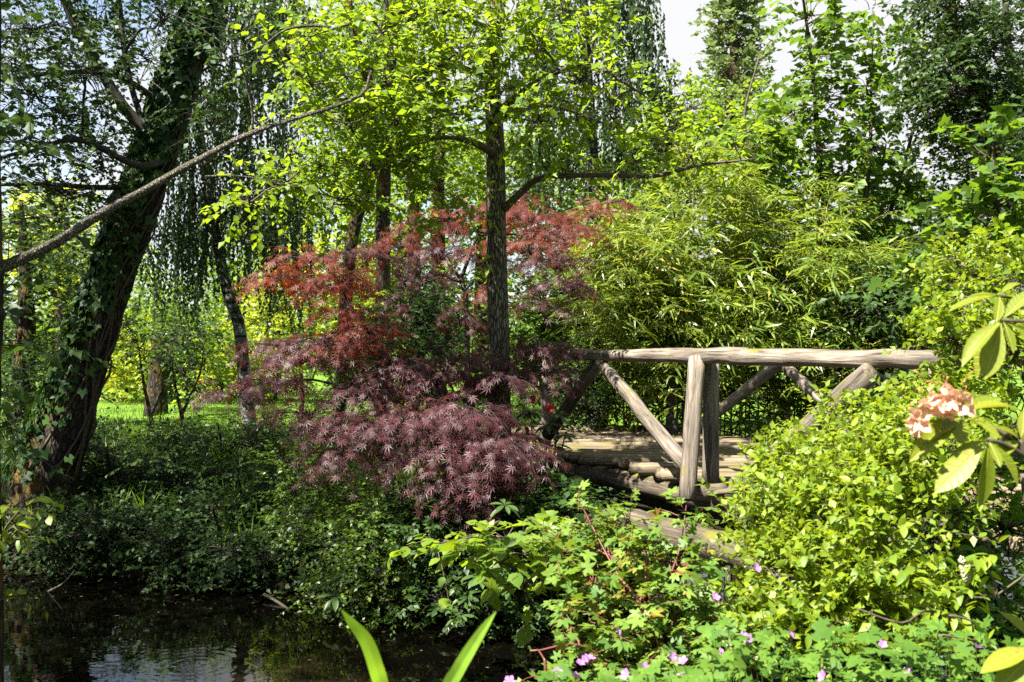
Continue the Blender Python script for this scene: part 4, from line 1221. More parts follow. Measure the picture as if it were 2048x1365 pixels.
for (label, px, Y, box, k, mt, ns) in (
        ('bright green tree filling the gap behind the red maple and the three dark trunks', 700, 27, (560, 280, 880, 560), 24, 'lime', 44),
        ('green tree behind the central trunk just above the red maple', 960, 28, (860, 300, 1130, 560), 20, 'lime', 44),
        ('mid green tree behind the tall birch, left of the bamboo', 1180, 26, (1080, 300, 1330, 640), 22, 'mid', 44),
        ('shaded green tree low behind the red maple, down to the lawn', 760, 24, (620, 540, 900, 720), 16, 'mid', 44),
        ('tall green tree behind the hazel and the bamboo at the right', 1720, 25, (1560, 380, 1850, 660), 18, 'mid', 40)):
    b = base_of((px - 1024) / FPX * Y, Y, .1)
    t_ = Wp(px, box[1] - 20, Y)
    gtree('woodland_tree', label, b, [([b, (b + t_) / 2 + [.1, 0, 0], t_], [.012 * Y, .009 * Y, .03])], auto(*box, Y, k, 70, 50, .055 * Y, ns, .05 * Y), .0055 * Y, mt, m=8, L=.03 * Y, group='trees behind the red maple', tilt=.6, bl=False)

# dark yew and laurels low in the centre
for (nm, label, px, Y, box, k, wpx, hpx, mt, size, ns) in (
        ('yew_bush', 'very dark yew bush under the red maple', 850, 15.5, (800, 560, 900, 700), 10, 45, 45, 'dark', .06, 60),
        ('laurel_bush', 'mid green bush right of the central trunk beneath the red maple', 1080, 14, (1030, 560, 1150, 800), 13, 45, 45, 'mid', .09, 34),
        ('laurel_bush', 'shaded green bush between the yew and the pale maple trunk', 770, 14.5, (690, 650, 900, 790), 13, 55, 40, 'dark', .08, 40),
        ('viburnum_bush', 'lime green bush between the birch and the red maple', 600, 19, (540, 480, 760, 700), 18, 55, 45, 'sunny', .10, 32),  # brighter leaf colour stands in for the sunlit glow here
        ('box_bush', 'low dark bush at the far end of the deck beside the bamboo', 1170, 13.2, (1130, 720, 1210, 850), 9, 40, 40, 'dark', .07, 34)):
    b = base_of((px - 1024) / FPX * Y, Y, .05)
    gtree(nm, label, b, [([b, b + [.05, 0, .5], b + [0, .1, 1.1]], [.05, .04, .02])], auto(*box, Y, k, wpx, hpx, .6, ns, .6), size, mt, m=9, L=.35, cat_='bush', tilt=.6)

# sunlit golden shrubs at the back of the lawn
for (label, px, Y, box, k, mt) in (
        ('golden sunlit shrub on the lawn edge left of the birch trunk', 440, 24, (400, 640, 500, 790), 12, 'sunny'),
        ('golden sunlit shrub right of the birch trunk, behind the lawn', 550, 25, (500, 620, 590, 790), 11, 'sunny'),
        ('lit yellow green shrub right beside the leaning trunk, across the lawn', 250, 25, (200, 640, 300, 790), 11, 'sunny'),
        ('lit lime shrub between the two saplings at the back of the lawn', 340, 26, (290, 640, 400, 780), 11, 'lime'),
        ('pale shrub under the hanging birch twigs, between the lit shrubs', 480, 27, (430, 520, 560, 640), 11, 'lime')):
    b = base_of((px - 1024) / FPX * Y, Y, .05)
    gtree('garden_shrub', label, b, [([b, b + [.05, 0, .5], b + [0, .1, 1.4]], [.05, .04, .02])], auto(*box, Y, k, 45, 40, .7, 34, .7), .12, mt, m=8, L=.45, cat_='shrub', group='shrubs across the lawn', tilt=.7, bl=False)

# woodland on the left behind the leaning trunk
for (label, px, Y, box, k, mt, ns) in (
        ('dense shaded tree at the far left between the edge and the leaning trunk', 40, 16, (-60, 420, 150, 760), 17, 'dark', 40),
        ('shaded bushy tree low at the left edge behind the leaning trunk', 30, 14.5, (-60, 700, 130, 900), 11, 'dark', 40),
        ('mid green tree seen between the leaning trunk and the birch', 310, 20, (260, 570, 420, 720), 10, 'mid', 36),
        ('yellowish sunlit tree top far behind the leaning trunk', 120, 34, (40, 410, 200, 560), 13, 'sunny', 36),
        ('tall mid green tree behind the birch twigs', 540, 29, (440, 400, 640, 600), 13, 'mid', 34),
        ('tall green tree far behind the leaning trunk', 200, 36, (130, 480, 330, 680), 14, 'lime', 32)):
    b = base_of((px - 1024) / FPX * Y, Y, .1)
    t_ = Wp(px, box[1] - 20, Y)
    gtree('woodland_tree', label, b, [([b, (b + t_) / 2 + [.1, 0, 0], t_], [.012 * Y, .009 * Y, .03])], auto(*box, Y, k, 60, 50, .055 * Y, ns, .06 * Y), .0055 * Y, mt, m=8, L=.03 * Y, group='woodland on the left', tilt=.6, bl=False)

# far woods closing the view
ls = []
tk = Geo()
for k in range(75):
    x = R.uniform(-45, 45); y = R.uniform(46, 62)
    h = R.uniform(3.0, 5.5) if abs(x) < 25 else R.uniform(4, 8)
    tk.add(*tube([(x, y, 0), (x + R.normal() * .3, y, h * .8)], [.2, .08], 5, 3))
    n = 110
    c = np.array([x, y, Hp(x, y) + h * .55])
    pts = in_ell(c, (2.4, 2.4, h * .55), n, .4)
    l, _ = sprigs(pts, unit(n) + [0, 0, .2], .9, 7, .30, tilt=.8)
    ls.append(l)
# unseen woods behind the camera and to the left, added to block sky light
for k in range(84):
    a = R.uniform(math.radians(150), math.radians(385))
    rr_ = R.uniform(15, 26)
    x = math.cos(a) * rr_; y = math.sin(a) * rr_ + 2
    h = R.uniform(7.5, 11)
    n = 100
    c = np.array([x, y, Hp(x, y) + h * .5])
    pts = in_ell(c, (2.6, 2.6, h * .5), n, .4)
    l, _ = sprigs(pts, unit(n) + [0, 0, .2], .9, 7, .42, tilt=.8)
    ls.append(l)
fo = setting('far_woods', leaves(cat(*ls), SIMPLE), M['mid'], 'stuff')

# two dark saplings at the lawn's edge
for (label, px, Y, box) in (('thin dark sapling nearer the leaning trunk at the lawn edge', 306, 16.5, (240, 640, 360, 790)), ('thin dark sapling nearer the birch at the lawn edge', 368, 16.2, (340, 640, 440, 800))):
    b = base_of((px - 1024) / FPX * Y, Y, .05)
    gtree('sapling', label, b, [([b, Wp(px - 4, 830, Y), Wp(px - 16, 780, Y), Wp(px - 30, 690, Y)], [.04, .034, .026, .01]), ([Wp(px - 4, 830, Y), Wp(px + 14, 790, Y), Wp(px + 34, 740, Y), Wp(px + 40, 680, Y)], [.03, .022, .016, .008])],
          auto(*box, Y, 7, 36, 36, .5, 18, .5), .07, 'dark', m=8, L=.35, group='dark saplings')

# ------------------------------------------------------------------ lawn, bank cover
n = 30000
gxp = R.uniform(-13, 1.5, n); gyp = 13.2 + 15 * R.random(n) ** 1.3
s, side = stream_s(gxp, gyp)
m_ = (s > 2.6) & (side > 0)
gxp, gyp = gxp[m_], gyp[m_]; n = len(gxp)
P0 = np.stack([gxp, gyp, H(gxp, gyp)], -1)
setting('grass', leaves((P0, R.normal(size=(n, 3)) * .35 + [0, 0, 1], R.normal(size=(n, 3)) * [1, 1, .1], R.uniform(.05, .13, n)), shape_simple(.11)), M['grass'], 'stuff')

# creeping cover on the far bank
n = 30000
gxp = R.uniform(-9, 1.4, n); gyp = R.uniform(8.6, 15.5, n)
s, side = stream_s(gxp, gyp)
m_ = (s > -.05) & (s < 4.6) & (side > 0)
gxp, gyp, s = gxp[m_], gyp[m_], s[m_]; n = len(gxp)
P0 = np.stack([gxp, gyp, H(gxp, gyp) + R.random(n) ** 2 * .30], -1)
n2 = 26000
ex = R.uniform(-9, 1.4, n2); ey = R.uniform(8.2, 12.5, n2)
s2, sd2 = stream_s(ex, ey)
m2 = (s2 > -.3) & (s2 < .75) & (sd2 > 0)
P0 = np.concatenate([P0, np.stack([ex[m2], ey[m2], np.maximum(H(ex[m2], ey[m2]), .02) + R.random(m2.sum()) * .28], -1)]); n = len(P0)
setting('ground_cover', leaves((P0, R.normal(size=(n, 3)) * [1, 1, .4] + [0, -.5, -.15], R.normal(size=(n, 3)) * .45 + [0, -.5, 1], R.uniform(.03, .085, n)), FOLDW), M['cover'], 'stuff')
# grass along the bank
n = 7000
gxp = R.uniform(-8, 1.0, n); gyp = R.uniform(9, 15.5, n)
cx_ = R.uniform(-8, .6, 240); cy_ = R.uniform(9.2, 15.4, 240)
kk = R.integers(0, 240, n)
gxp = cx_[kk] + R.normal(size=n) * .09; gyp = cy_[kk] + R.normal(size=n) * .09
s, side = stream_s(gxp, gyp)
m_ = (s > .1) & (side > 0)
gxp, gyp, kk = gxp[m_], gyp[m_], kk[m_]; n = len(gxp)
P0 = np.stack([gxp, gyp, H(gxp, gyp)], -1)
away = np.stack([gxp - cx_[kk], gyp - cy_[kk], np.zeros(n)], -1)
d = nrm(away) * R.uniform(.1, .8, (n, 1)) + [0, -.2, 1] + R.normal(size=(n, 3)) * .15
V1, F1 = leaves((P0, d, np.cross(d, np.cross([0, 0, 1.0], d)) * 1.0 + R.normal(size=(n, 3)) * .2, R.uniform(.22, .5, n)), shape_lance(.035))
setting('bank_grass', (V1, F1), M['grass'], 'stuff')

# shrubs on the far bank
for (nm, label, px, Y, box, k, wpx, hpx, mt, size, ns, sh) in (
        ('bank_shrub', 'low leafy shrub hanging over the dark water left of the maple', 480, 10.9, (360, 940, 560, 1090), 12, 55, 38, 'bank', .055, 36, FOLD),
        ('bank_shrub', 'small leaved shrub below the purple maple, catching flecks of sun', 640, 9.8, (560, 920, 740, 1080), 14, 55, 40, 'mid', .045, 40, FOLD),  # lighter leaf colour stands in for the sun on it
        ('bank_shrub', 'bushy small leaved shrub trailing to the water below the purple maple', 740, 8.9, (620, 1010, 830, 1240), 20, 55, 40, 'mid', .042, 44, FOLD),  # lighter leaf colour put in for its sunlit look
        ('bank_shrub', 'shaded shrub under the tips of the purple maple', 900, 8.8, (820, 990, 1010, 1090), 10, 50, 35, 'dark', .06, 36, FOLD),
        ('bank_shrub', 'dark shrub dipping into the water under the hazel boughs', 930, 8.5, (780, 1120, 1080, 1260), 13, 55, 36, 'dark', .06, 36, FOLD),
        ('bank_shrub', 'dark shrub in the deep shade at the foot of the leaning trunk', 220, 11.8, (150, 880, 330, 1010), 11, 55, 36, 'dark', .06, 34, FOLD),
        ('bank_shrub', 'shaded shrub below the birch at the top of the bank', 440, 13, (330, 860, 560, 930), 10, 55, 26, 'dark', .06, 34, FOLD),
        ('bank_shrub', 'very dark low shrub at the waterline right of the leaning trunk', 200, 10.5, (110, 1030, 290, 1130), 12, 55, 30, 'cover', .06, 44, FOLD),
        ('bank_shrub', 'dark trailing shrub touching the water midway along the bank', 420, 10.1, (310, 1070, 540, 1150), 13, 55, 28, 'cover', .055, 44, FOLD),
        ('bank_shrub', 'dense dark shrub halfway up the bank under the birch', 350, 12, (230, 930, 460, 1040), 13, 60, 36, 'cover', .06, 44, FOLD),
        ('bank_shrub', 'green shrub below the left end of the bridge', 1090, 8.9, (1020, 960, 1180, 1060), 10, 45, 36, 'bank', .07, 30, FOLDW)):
    x = (px - 1024) / FPX * Y
    y0 = Y
    while stream_s(np.array([x]), np.array([y0]))[0][0] < .15:
        y0 += .1
    b = base_of(x, y0, .04)
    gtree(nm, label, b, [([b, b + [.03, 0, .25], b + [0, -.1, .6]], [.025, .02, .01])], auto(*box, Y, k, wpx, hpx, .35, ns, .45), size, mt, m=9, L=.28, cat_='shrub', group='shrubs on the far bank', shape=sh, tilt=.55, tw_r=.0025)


fb = thing('fallen_branch', 'thin bare fallen branch dipping into the dark water below the bank shrubs', 'branch', Wp(575, 1212, 9.0))
part('branch', tube([Wp(530, 1188, 9.3), Wp(560, 1205, 9.1), Wp(590, 1226, 8.9), Wp(612, 1236, 8.8)], [.016, .015, .012, .008], 6, 6, .12), M['branch'], fb, True)
fb = thing('fallen_branch', 'short dead twig sticking up from the water at the left', 'branch', Wp(130, 1170, 9.4))
part('branch', tube([Wp(100, 1182, 9.6), Wp(130, 1165, 9.4), Wp(152, 1140, 9.3)], [.012, .010, .005], 6, 6, .12), M['branch'], fb, True)
n = 700
lx = R.uniform(-5.5, 1.0, n); ly = R.uniform(5.5, 10.5, n)
s_, _d = stream_s(lx, ly)
k_ = (s_ < -.05) & (R.random(n) < np.exp(s_ * 1.6) + .10)
lx, ly = lx[k_], ly[k_]; n = len(lx)
setting('floating_leaves', leaves((np.stack([lx, ly, np.full(n, .006)], -1), R.normal(size=(n, 3)) * [1, 1, 0], np.array([[0, 0, 1.0]] * n) + R.normal(size=(n, 3)) * .06, R.uniform(.015, .05, n)), shape_fold(.55, .45, .02, 0)), M['twig'], 'stuff')

# ------------------------------------------------------------------ plants whose leaves can be picked apart
def frame_mtx(p, d, nn, s):
    x = Vector(d).normalized(); z = Vector(nn); y = z.cross(x)
    y = y.normalized() if y.length > 1e-5 else Vector((0, 1, 0))
    z = x.cross(y)
    mt = Matrix((x * s, y * s, z * s)).transposed().to_4x4()
    mt.translation = Vector(p)
    return mt


def leaf_parts(root, L, shapes, mat, name='leaf'):
    """every blade an object of its own sharing one of a few meshes"""
    meshes = [make_mesh(name, v, f, mat, False) for v, f in shapes]
    base = np.array(root.location)
    for i in range(len(L[0])):
        o = bpy.data.objects.new(name, meshes[i % len(meshes)])
        COL.objects.link(o); o.parent = root
        o.matrix_basis = frame_mtx(L[0][i] - base, L[1][i], L[2][i], float(L[3][i]))


def split_near(L, nmax=300):
    """the blades that show largest: near the lens, unobstructed first"""
    p = L[0]
    sc = L[3] / np.maximum(p[:, 1], .2)
    px = p[:, 0] / p[:, 1] * FPX + 1024; py = HOR - (p[:, 2] - EYE) / p[:, 1] * FPX
    inside = (px > 0) & (px < 2048) & (py > 0) & (py < 1365)
    # nearest blade in each small pixel cell counts as seen
    key = (px // 22).astype(int) * 1000 + (py // 22).astype(int)
    order = np.argsort(p[:, 1])
    seen = np.zeros(len(p), bool); used = set()
    for i in order:
        if inside[i] and key[i] not in used:
            used.add(key[i]); seen[i] = True
    sc = np.where(seen, sc, sc * .01)
    top = np.argsort(-sc)[:nmax]
    m = np.zeros(len(p), bool); m[top] = True
    return sel(L, m), sel(L, ~m)


OV = [shape_ovate_hi(.55, .45, .12, .18), shape_ovate_hi(.5, .42, .18, .3), shape_ovate_hi(.6, .48, .06, .1)]
LOWRES = FOLD


def leafy(name, label, catg, base, stems, clumps, size, mat, hi, low, m, L, twigm, group=None, stuff='foliage', nparts=300, **kw):
    sk = Skel()
    for pts, rad in stems:
        sk.add(pts, rad, False, sides=6, rough=.06)
    root = thing(name, label, catg, base, group)
    Lv = crown_from(sk, clumps, size, m=m, L=L, **kw)
    near, rest = split_near(Lv, nparts)
    part('stems', sk.limbs, M[twigm], root, True)
    leaf_parts(root, near, hi, M[mat])
    part(stuff, leaves(rest, low), M[mat], root, kind='stuff')
    return root


# big bright shrub on the right bank
b = base_of(2.35, 4.2, .05)
cl = []
for (px, py, Y, wxx, wyy, dep, n) in (
        (1655, 925, 4.7, 50, 34, .25, 30), (1705, 900, 4.7, 70, 40, .25, 46), (1810, 850, 4.5, 60, 50, .3, 56), (1880, 770, 4.6, 50, 46, .3, 44), (1920, 640, 4.5, 80, 60, .3, 60), (1990, 560, 4.6, 70, 50, .3, 50), (1900, 560, 4.8, 60, 40, .3, 34), (2000, 700, 4.4, 60, 70, .3, 50),
        (1585, 955, 4.5, 50, 40, .25, 40), (1590, 900, 4.6, 34, 22, .2, 22), (1535, 955, 4.5, 26, 22, .2, 12), (1650, 965, 4.3, 60, 46, .25, 56), (1720, 930, 4.2, 80, 55, .3, 70), (1820, 900, 4.2, 70, 60, .3, 60), (1535, 1030, 4.3, 46, 40, .25, 36), (1590, 1030, 4.1, 70, 50, .25, 60), (1690, 1040, 4.0, 80, 55, .3, 70), (1790, 1010, 4.1, 70, 60, .3, 56),
        (1480, 1090, 4.2, 50, 50, .25, 36), (1560, 1120, 3.9, 70, 50, .25, 60), (1660, 1140, 3.8, 80, 55, .25, 70), (1750, 1120, 3.9, 60, 50, .25, 44), (1540, 1200, 3.8, 70, 50, .25, 54), (1640, 1220, 3.7, 70, 40, .25, 46), (1730, 1200, 3.7, 60, 40, .25, 30), (1500, 1270, 3.7, 50, 40, .25, 30), (1800, 900, 4.4, 60, 45, .3, 36), (1900, 820, 4.4, 60, 60, .3, 40), (1650, 870, 4.7, 20, 20, .2, 6), (1720, 850, 4.6, 26, 20, .2, 7)):
    cl.append(clump(px, py, Y, wxx, wyy, dep, n))
leafy('bright_shrub', 'large sunlit yellow green shrub with small oval leaves in front of the bridge', 'shrub', b,
      [([b, (2.2, 4.15, 1.3), (2.1, 4.1, 1.8)], [.03, .024, .012]), ([b, (1.8, 4.1, 1.2), (1.4, 4.2, 1.5)], [.03, .02, .01]), ([b, (2.5, 4.3, 1.6), (2.3, 4.6, 2.3)], [.03, .02, .01]), ([b, (1.6, 3.9, 1.0), (1.2, 3.9, 1.2)], [.025, .018, .01])],
      [(c_ + [.05, 0, -.04] + R.normal(size=3) * [.05, .08, .05], r_ * R.uniform(.62, 1.0), int(n_ * 1.45)) for c_, r_, n_ in cl]
      + [(c_ + [.02, 0, .10], r_ * [1.0, .8, .5], 5) for c_, r_, n_ in cl[::2]], .040, 'shrub', OV, FOLD, 11, .2, 'twig', upb=.5, droop=.15, tilt=.55, tw_r=.0022, spiral=True, leafdroop=.0)
# darker depth of the hedge behind on the far right
b = base_of(3.1, 4.9, .05)
leafy('hedge_shrub', 'shaded green shrub at the right edge behind the rhododendron', 'shrub', b,
      [([b, b + [0, 0, .6], b + [.1, 0, 1.2]], [.03, .02, .01])],
      [clump(*c) for c in ((1960, 950, 5.0, 70, 60, .3, 44), (1900, 1020, 4.9, 60, 60, .3, 40), (2010, 1060, 4.8, 60, 60, .3, 40), (1870, 1110, 4.7, 60, 40, .3, 30), (1960, 1150, 4.7, 70, 40, .3, 30), (2020, 860, 5.0, 50, 60, .3, 34), (2020, 1230, 4.5, 50, 40, .3, 30), (1900, 1200, 4.6, 70, 50, .3, 50), (1830, 1180, 4.6, 60, 60, .3, 40), (1970, 1270, 4.5, 80, 40, .3, 50), (1880, 1260, 4.4, 80, 40, .3, 50))],
      .055, 'gera', OV, FOLD, 9, .25, 'twig_dark', nparts=120, tilt=.6)
# climber with large leaves upper right
b = base_of(3.0, 5.6, .05)
leafy('climbing_vine', 'climbing vine with large lobed green leaves at the upper right edge', 'vine', b,
      [([b, Wp(2040, 600, 5.4), Wp(2000, 430, 5.3), Wp(1985, 260, 5.3)], [.02, .012, .009, .004]), ([Wp(2040, 560, 5.4), Wp(1900, 520, 5.2), Wp(1850, 530, 5.2)], [.01, .007, .004])],
      [clump(*c) for c in ((1985, 310, 5.3, 26, 60, .2, 16), (1990, 420, 5.3, 50, 40, .25, 20), (2030, 400, 5.3, 40, 70, .3, 20), (1950, 480, 5.3, 50, 40, .25, 20), (1870, 570, 5.2, 40, 36, .2, 12), (2010, 500, 5.3, 50, 40, .3, 20))],
      .068, 'mid', [IVY, shape_lobed(IVY5, .1, .22)], IVY, 7, .25, 'twig', nparts=200, tilt=.6)

# field maple sapling, red stalks
b = base_of(.75, 3.75, .05)
cl = [clump(*c) for c in ((1170, 990, 4.0, 26, 36, .12, 7), (1250, 1000, 4.0, 26, 36, .12, 7), (1370, 1000, 4.0, 14, 40, .1, 4), (1130, 1050, 4.0, 60, 30, .2, 13), (1230, 1060, 3.9, 70, 34, .2, 22), (1340, 1080, 3.9, 60, 36, .2, 15), (1190, 1120, 3.8, 60, 36, .2, 18), (1290, 1140, 3.8, 70, 40, .2, 24), (1390, 1150, 3.9, 60, 36, .2, 14),
                          (1230, 1200, 3.7, 60, 36, .2, 20), (1330, 1220, 3.7, 70, 36, .2, 24), (1430, 1200, 3.8, 50, 40, .2, 14), (1190, 1270, 3.6, 50, 30, .2, 14), (1290, 1290, 3.6, 70, 30, .2, 20), (1390, 1280, 3.6, 60, 34, .2, 17), (1130, 1190, 3.7, 36, 40, .15, 6), (1090, 1310, 3.5, 40, 24, .15, 6), (1460, 1270, 3.7, 40, 40, .2, 10), (1250, 1350, 3.5, 90, 30, .2, 16))]
leafy('field_maple_sapling', 'young maple with small lobed leaves and red stalks on the near bank', 'sapling', b,
      [([b, Wp(1350, 1300, 3.7), Wp(1345, 1170, 3.8), Wp(1330, 1100, 3.9)], [.007, .006, .005, .0025]), ([b, Wp(1300, 1250, 3.7), Wp(1230, 1140, 3.8), Wp(1165, 1015, 4.0)], [.006, .005, .004, .002]),
       ([b, Wp(1300, 1200, 3.7), Wp(1290, 1110, 3.9), Wp(1250, 1025, 4.0)], [.006, .005, .004, .002]), ([Wp(1340, 1150, 3.8), Wp(1360, 1090, 3.9), Wp(1372, 1010, 4.0)], [.004, .003, .0015]), ([b, Wp(1200, 1310, 3.6), Wp(1060, 1300, 3.5)], [.008, .005, .003])],
      [(c_ - [0, 0, .10], r_ * [1, 1, .8], int(n_ * 1.3)) for c_, r_, n_ in cl], .04, 'field', [MAPLE, shape_lobed(MAPLE5, .12, .02), shape_lobed(MAPLE5, -.02, .22)], MAPLE, 6, .14, 'twig_red', tilt=.42, pet=.5, tw_r=.0022, upb=.35, svar=.45)

# cranesbill with pink flowers
b = base_of(1.2, 3.0, .03)
ger = thing('cranesbill_plant', 'spreading cranesbill with pink flowers along the near bank edge', 'flowering plant', b)
ncl = 1500
px = R.uniform(1060, 2060, ncl); py = np.where(px < 1400, R.uniform(1325, 1560, ncl), R.uniform(1255, 1560, ncl)) - 18 * np.sin(px / 70) + 26 * np.sin(px / 23 + 2 * np.sin(px / 61)) * (R.random(ncl) < .7)
Y = R.uniform(2.7, 3.35, ncl)
tops = np.stack([(px - 1024) / FPX * Y, Y, EYE - (py - HOR) / FPX * Y], -1)
roots = np.stack([tops[:, 0] * .9 + .15, tops[:, 1] + .1, np.full(ncl, .8)], -1)
st = Geo(); hs_ = np.arange(0, ncl, 3); st.add(*twigs(tops[hs_] * .6 + roots[hs_] * .4, (roots[hs_] * .3 + tops[hs_] * .7) + R.normal(size=(len(hs_), 3)) * .03, tops[hs_], .0014, .001))
Lg = (tops, R.normal(size=(ncl, 3)) * [1, 1, .2] + [0, -.3, -.1], R.normal(size=(ncl, 3)) * .35 + [-.1, -.25, 1], R.uniform(.017, .040, ncl))
nearL, restL = split_near(Lg, 240)
leaf_parts(ger, nearL, [GERAN, shape_lobed(GERA, .08, .14)], M['gera'])
part('foliage', leaves(restL, GERAN), M['gera'], ger, kind='stuff')
pet = shape_ovate_hi(.8, .68, .1, -.1, n=4)
pv = Geo()
for k in range(5):
    a = k * 2 * math.pi / 5
    c_, s_ = math.cos(a), math.sin(a)
    v = pet[0].copy(); x = v[:, 0] * c_ - v[:, 1] * s_; y = v[:, 0] * s_ + v[:, 1] * c_
    v[:, 2] += .35 * v[:, 0]
    pv.add(np.stack([x, y, v[:, 2]], -1), pet[1])
pvV, pvF = pv.arrays()
fl_me = make_mesh('flower', pvV, pvF, M['petal_pink'])
for (px, py, Y) in ((1498, 1277, 3.0), (1430, 1195, 3.3), (1342, 1312, 3.0), (1365, 1322, 3.0), (1455, 1288, 3.05), (1437, 1306, 3.0), (1288, 1334, 2.9), (1252, 1348, 2.85), (1762, 1288, 2.9), (1950, 1293, 2.8), (1577, 1268, 3.05), (1170, 1318, 2.95), (1160, 1326, 2.95), (1178, 1316, 2.95), (1115, 1345, 2.85),
                    (1020, 1362, 2.8), (1645, 1352, 2.8), (1510, 1136, 3.5), (1812, 1345, 2.8), (1148, 1352, 2.85), (1360, 1350, 2.9), (1486, 1270, 3.0), (1234, 1262, 3.2)):
    p = Wp(px, py, Y)
    o = bpy.data.objects.new('flower', fl_me); COL.objects.link(o); o.parent = ger
    o.matrix_basis = frame_mtx(p - b, R.normal(size=3) * [1, 1, .2], np.array([R.normal() * .4, -.8, .8 + R.normal() * .3]), R.uniform(.014, .020))
    q = np.array([p[0] * .95 + .1, p[1] + .08, p[2] - .3])
    st.add(*twigs(q[None], ((p + q) / 2 + [0, 0, .06])[None], p[None], .0018, .0012))
part('stems', st, M['stalk'], ger, True)

# iris blades standing in the near margin
b = base_of(-.05, 2.35, .02)
iris = thing('iris_plant', 'two long bright green iris blades rising at the bottom edge', 'plant', b)


def blade(path, wid, fold):
    P, _ = smooth_path([Wp(*p) for p in path], np.ones(len(path)), 6)
    wv, _ = smooth_path(np.stack([np.array(wid)] * 3, -1), np.ones(len(wid)), 6)
    wv = wv[:len(P), 0]
    T = nrm(np.gradient(P, axis=0))
    A = nrm(np.cross(T, nrm(np.array(fold))))
    N = np.cross(T, A)
    us = np.linspace(-1, 1, 11)
    hs = .16 * (1 - np.abs(us)) + .018 * (np.arange(11) % 2)
    V = (P[:, None] + A[:, None] * (wv[:, None] / 2 * us)[..., None] + N[:, None] * (wv[:, None] * hs)[..., None]).reshape(-1, 3)
    F = []
    for i in range(len(P) - 1):
        for j in range(10):
            F += [(i * 11 + j, i * 11 + j + 1, i * 11 + 12 + j), (i * 11 + j, i * 11 + 12 + j, i * 11 + 11 + j)]
    return V, np.array(F)


part('leaf', blade([(795, 1620, 2.3), (768, 1400, 2.15), (752, 1330, 2.05), (733, 1280, 2.0), (705, 1245, 1.97), (684, 1219, 1.95)], [.034, .034, .031, .027, .017, .002], (.3, -1, .1)), M['iris'], iris)
part('leaf', blade([(800, 1640, 2.3), (885, 1400, 2.15), (915, 1340, 2.1), (945, 1290, 2.08), (970, 1252, 2.06), (992, 1222, 2.05)], [.034, .034, .031, .026, .017, .002], (-.4, -1, .2)), M['iris'], iris)

# rhododendron, close on the right, with a fading truss
b = base_of(1.55, 2.2, .05)
rho = thing('rhododendron', 'rhododendron branch with long yellow green leaves and a faded pink bloom', 'rhododendron', b)
rs = Geo()
hub1 = Wp(1925, 825, 2.3); hub2 = Wp(1975, 880, 2.25); hub3 = Wp(2005, 640, 2.4); hub4 = Wp(2040, 880, 2.3); hub5 = Wp(2000, 590, 2.5)
st_ = [b, np.array([1.5, 2.25, 1.5]), Wp(2110, 1000, 2.3), Wp(2060, 920, 2.3)]
rs.add(*tube(st_ + [hub4], [.02, .016, .010, .008, .006], 7, 5, .08))
rs.add(*tube([st_[3], Wp(2010, 870, 2.3), hub1], [.007, .006, .005], 7, 5, .05))
rs.add(*tube([st_[3], Wp(2010, 890, 2.27), hub2], [.007, .006, .005], 7, 5, .05))
rs.add(*tube([st_[2], Wp(2120, 800, 2.4), Wp(2080, 660, 2.4), hub3], [.008, .007, .006, .004], 7, 5, .05))
rs.add(*tube([Wp(2080, 660, 2.4), Wp(2050, 610, 2.5), hub5], [.005, .005, .004], 7, 5, .05))
part('branch', rs, M['twig'], rho, True)
RH = [shape_ovate_hi(.33, .55, .18, .10, n=8), shape_ovate_hi(.28, .55, .35, .18, n=8), shape_ovate_hi(.37, .58, .1, .05, n=8)]
RHm = [make_mesh('leaf', v, f, M['rhodo'], True) for v, f in RH]


def rleaf(hub, tip, Yoff, nn, k):
    t = np.array(Wp(tip[0], tip[1], hub[1] + Yoff * .45))
    d = t - hub
    L_ = np.linalg.norm(d)
    o = bpy.data.objects.new('leaf', RHm[k % 3]); COL.objects.link(o); o.parent = rho
    o.matrix_basis = frame_mtx(hub + d * .06 - b, d, nn, L_)


for k, (hub, tip, yo, nn) in enumerate((
        (hub1, (1840, 880), -.10, (-.3, -.6, .8)), (hub1, (1832, 905), -.16, (-.2, -.9, .5)), (hub1, (1918, 888), -.12, (0, -1, .35)), (hub1, (2000, 870), -.10, (.3, -.8, .6)), (hub1, (2020, 800), .02, (.1, -.3, 1)), (hub1, (1810, 838), .02, (0, -.2, 1)), (hub1, (2000, 790), .12, (.1, -.5, 1)), (hub1, (1880, 860), -.14, (-.2, -.9, .4)),
        (hub2, (1874, 978), -.05, (-.5, -.8, .4)), (hub2, (1966, 1010), -.04, (.35, -.9, .1)), (hub2, (2044, 962), -.06, (.5, -.8, .3)), (hub2, (2000, 930), -.10, (.2, -.9, .4)), (hub2, (1905, 905), .05, (-.2, -.5, .9)),
        (hub3, (1926, 712), -.12, (-.4, -.6, .8)), (hub3, (1972, 752), -.08, (-.2, -.9, .3)), (hub3, (2030, 700), -.10, (.3, -.9, .4)), (hub3, (1945, 745), .02, (-.7, -.5, .4)), (hub3, (2070, 680), -.02, (.2, -.6, .8)), (hub3, (2060, 580), .05, (.2, -.4, 1)),
        (hub4, (2000, 850), -.06, (0, -.6, .9)), (hub4, (2090, 900), -.08, (.3, -.8, .5)), (hub4, (2048, 820), .03, (0, -.3, 1)), (hub4, (1990, 910), -.1, (-.2, -.9, .3)), (hub4, (2060, 870), -.1, (.2, -.6, .8)),
        (hub5, (1902, 612), -.04, (-.1, -.15, 1)), (hub5, (1930, 590), .08, (0, -.2, 1)), (hub5, (2070, 600), -.04, (.1, -.3, 1)), (hub5, (1995, 640), -.1, (0, -1, .4)), (hub5, (2040, 560), .05, (.1, -.3, 1)))):
    rleaf(hub, tip, yo, nn, k)
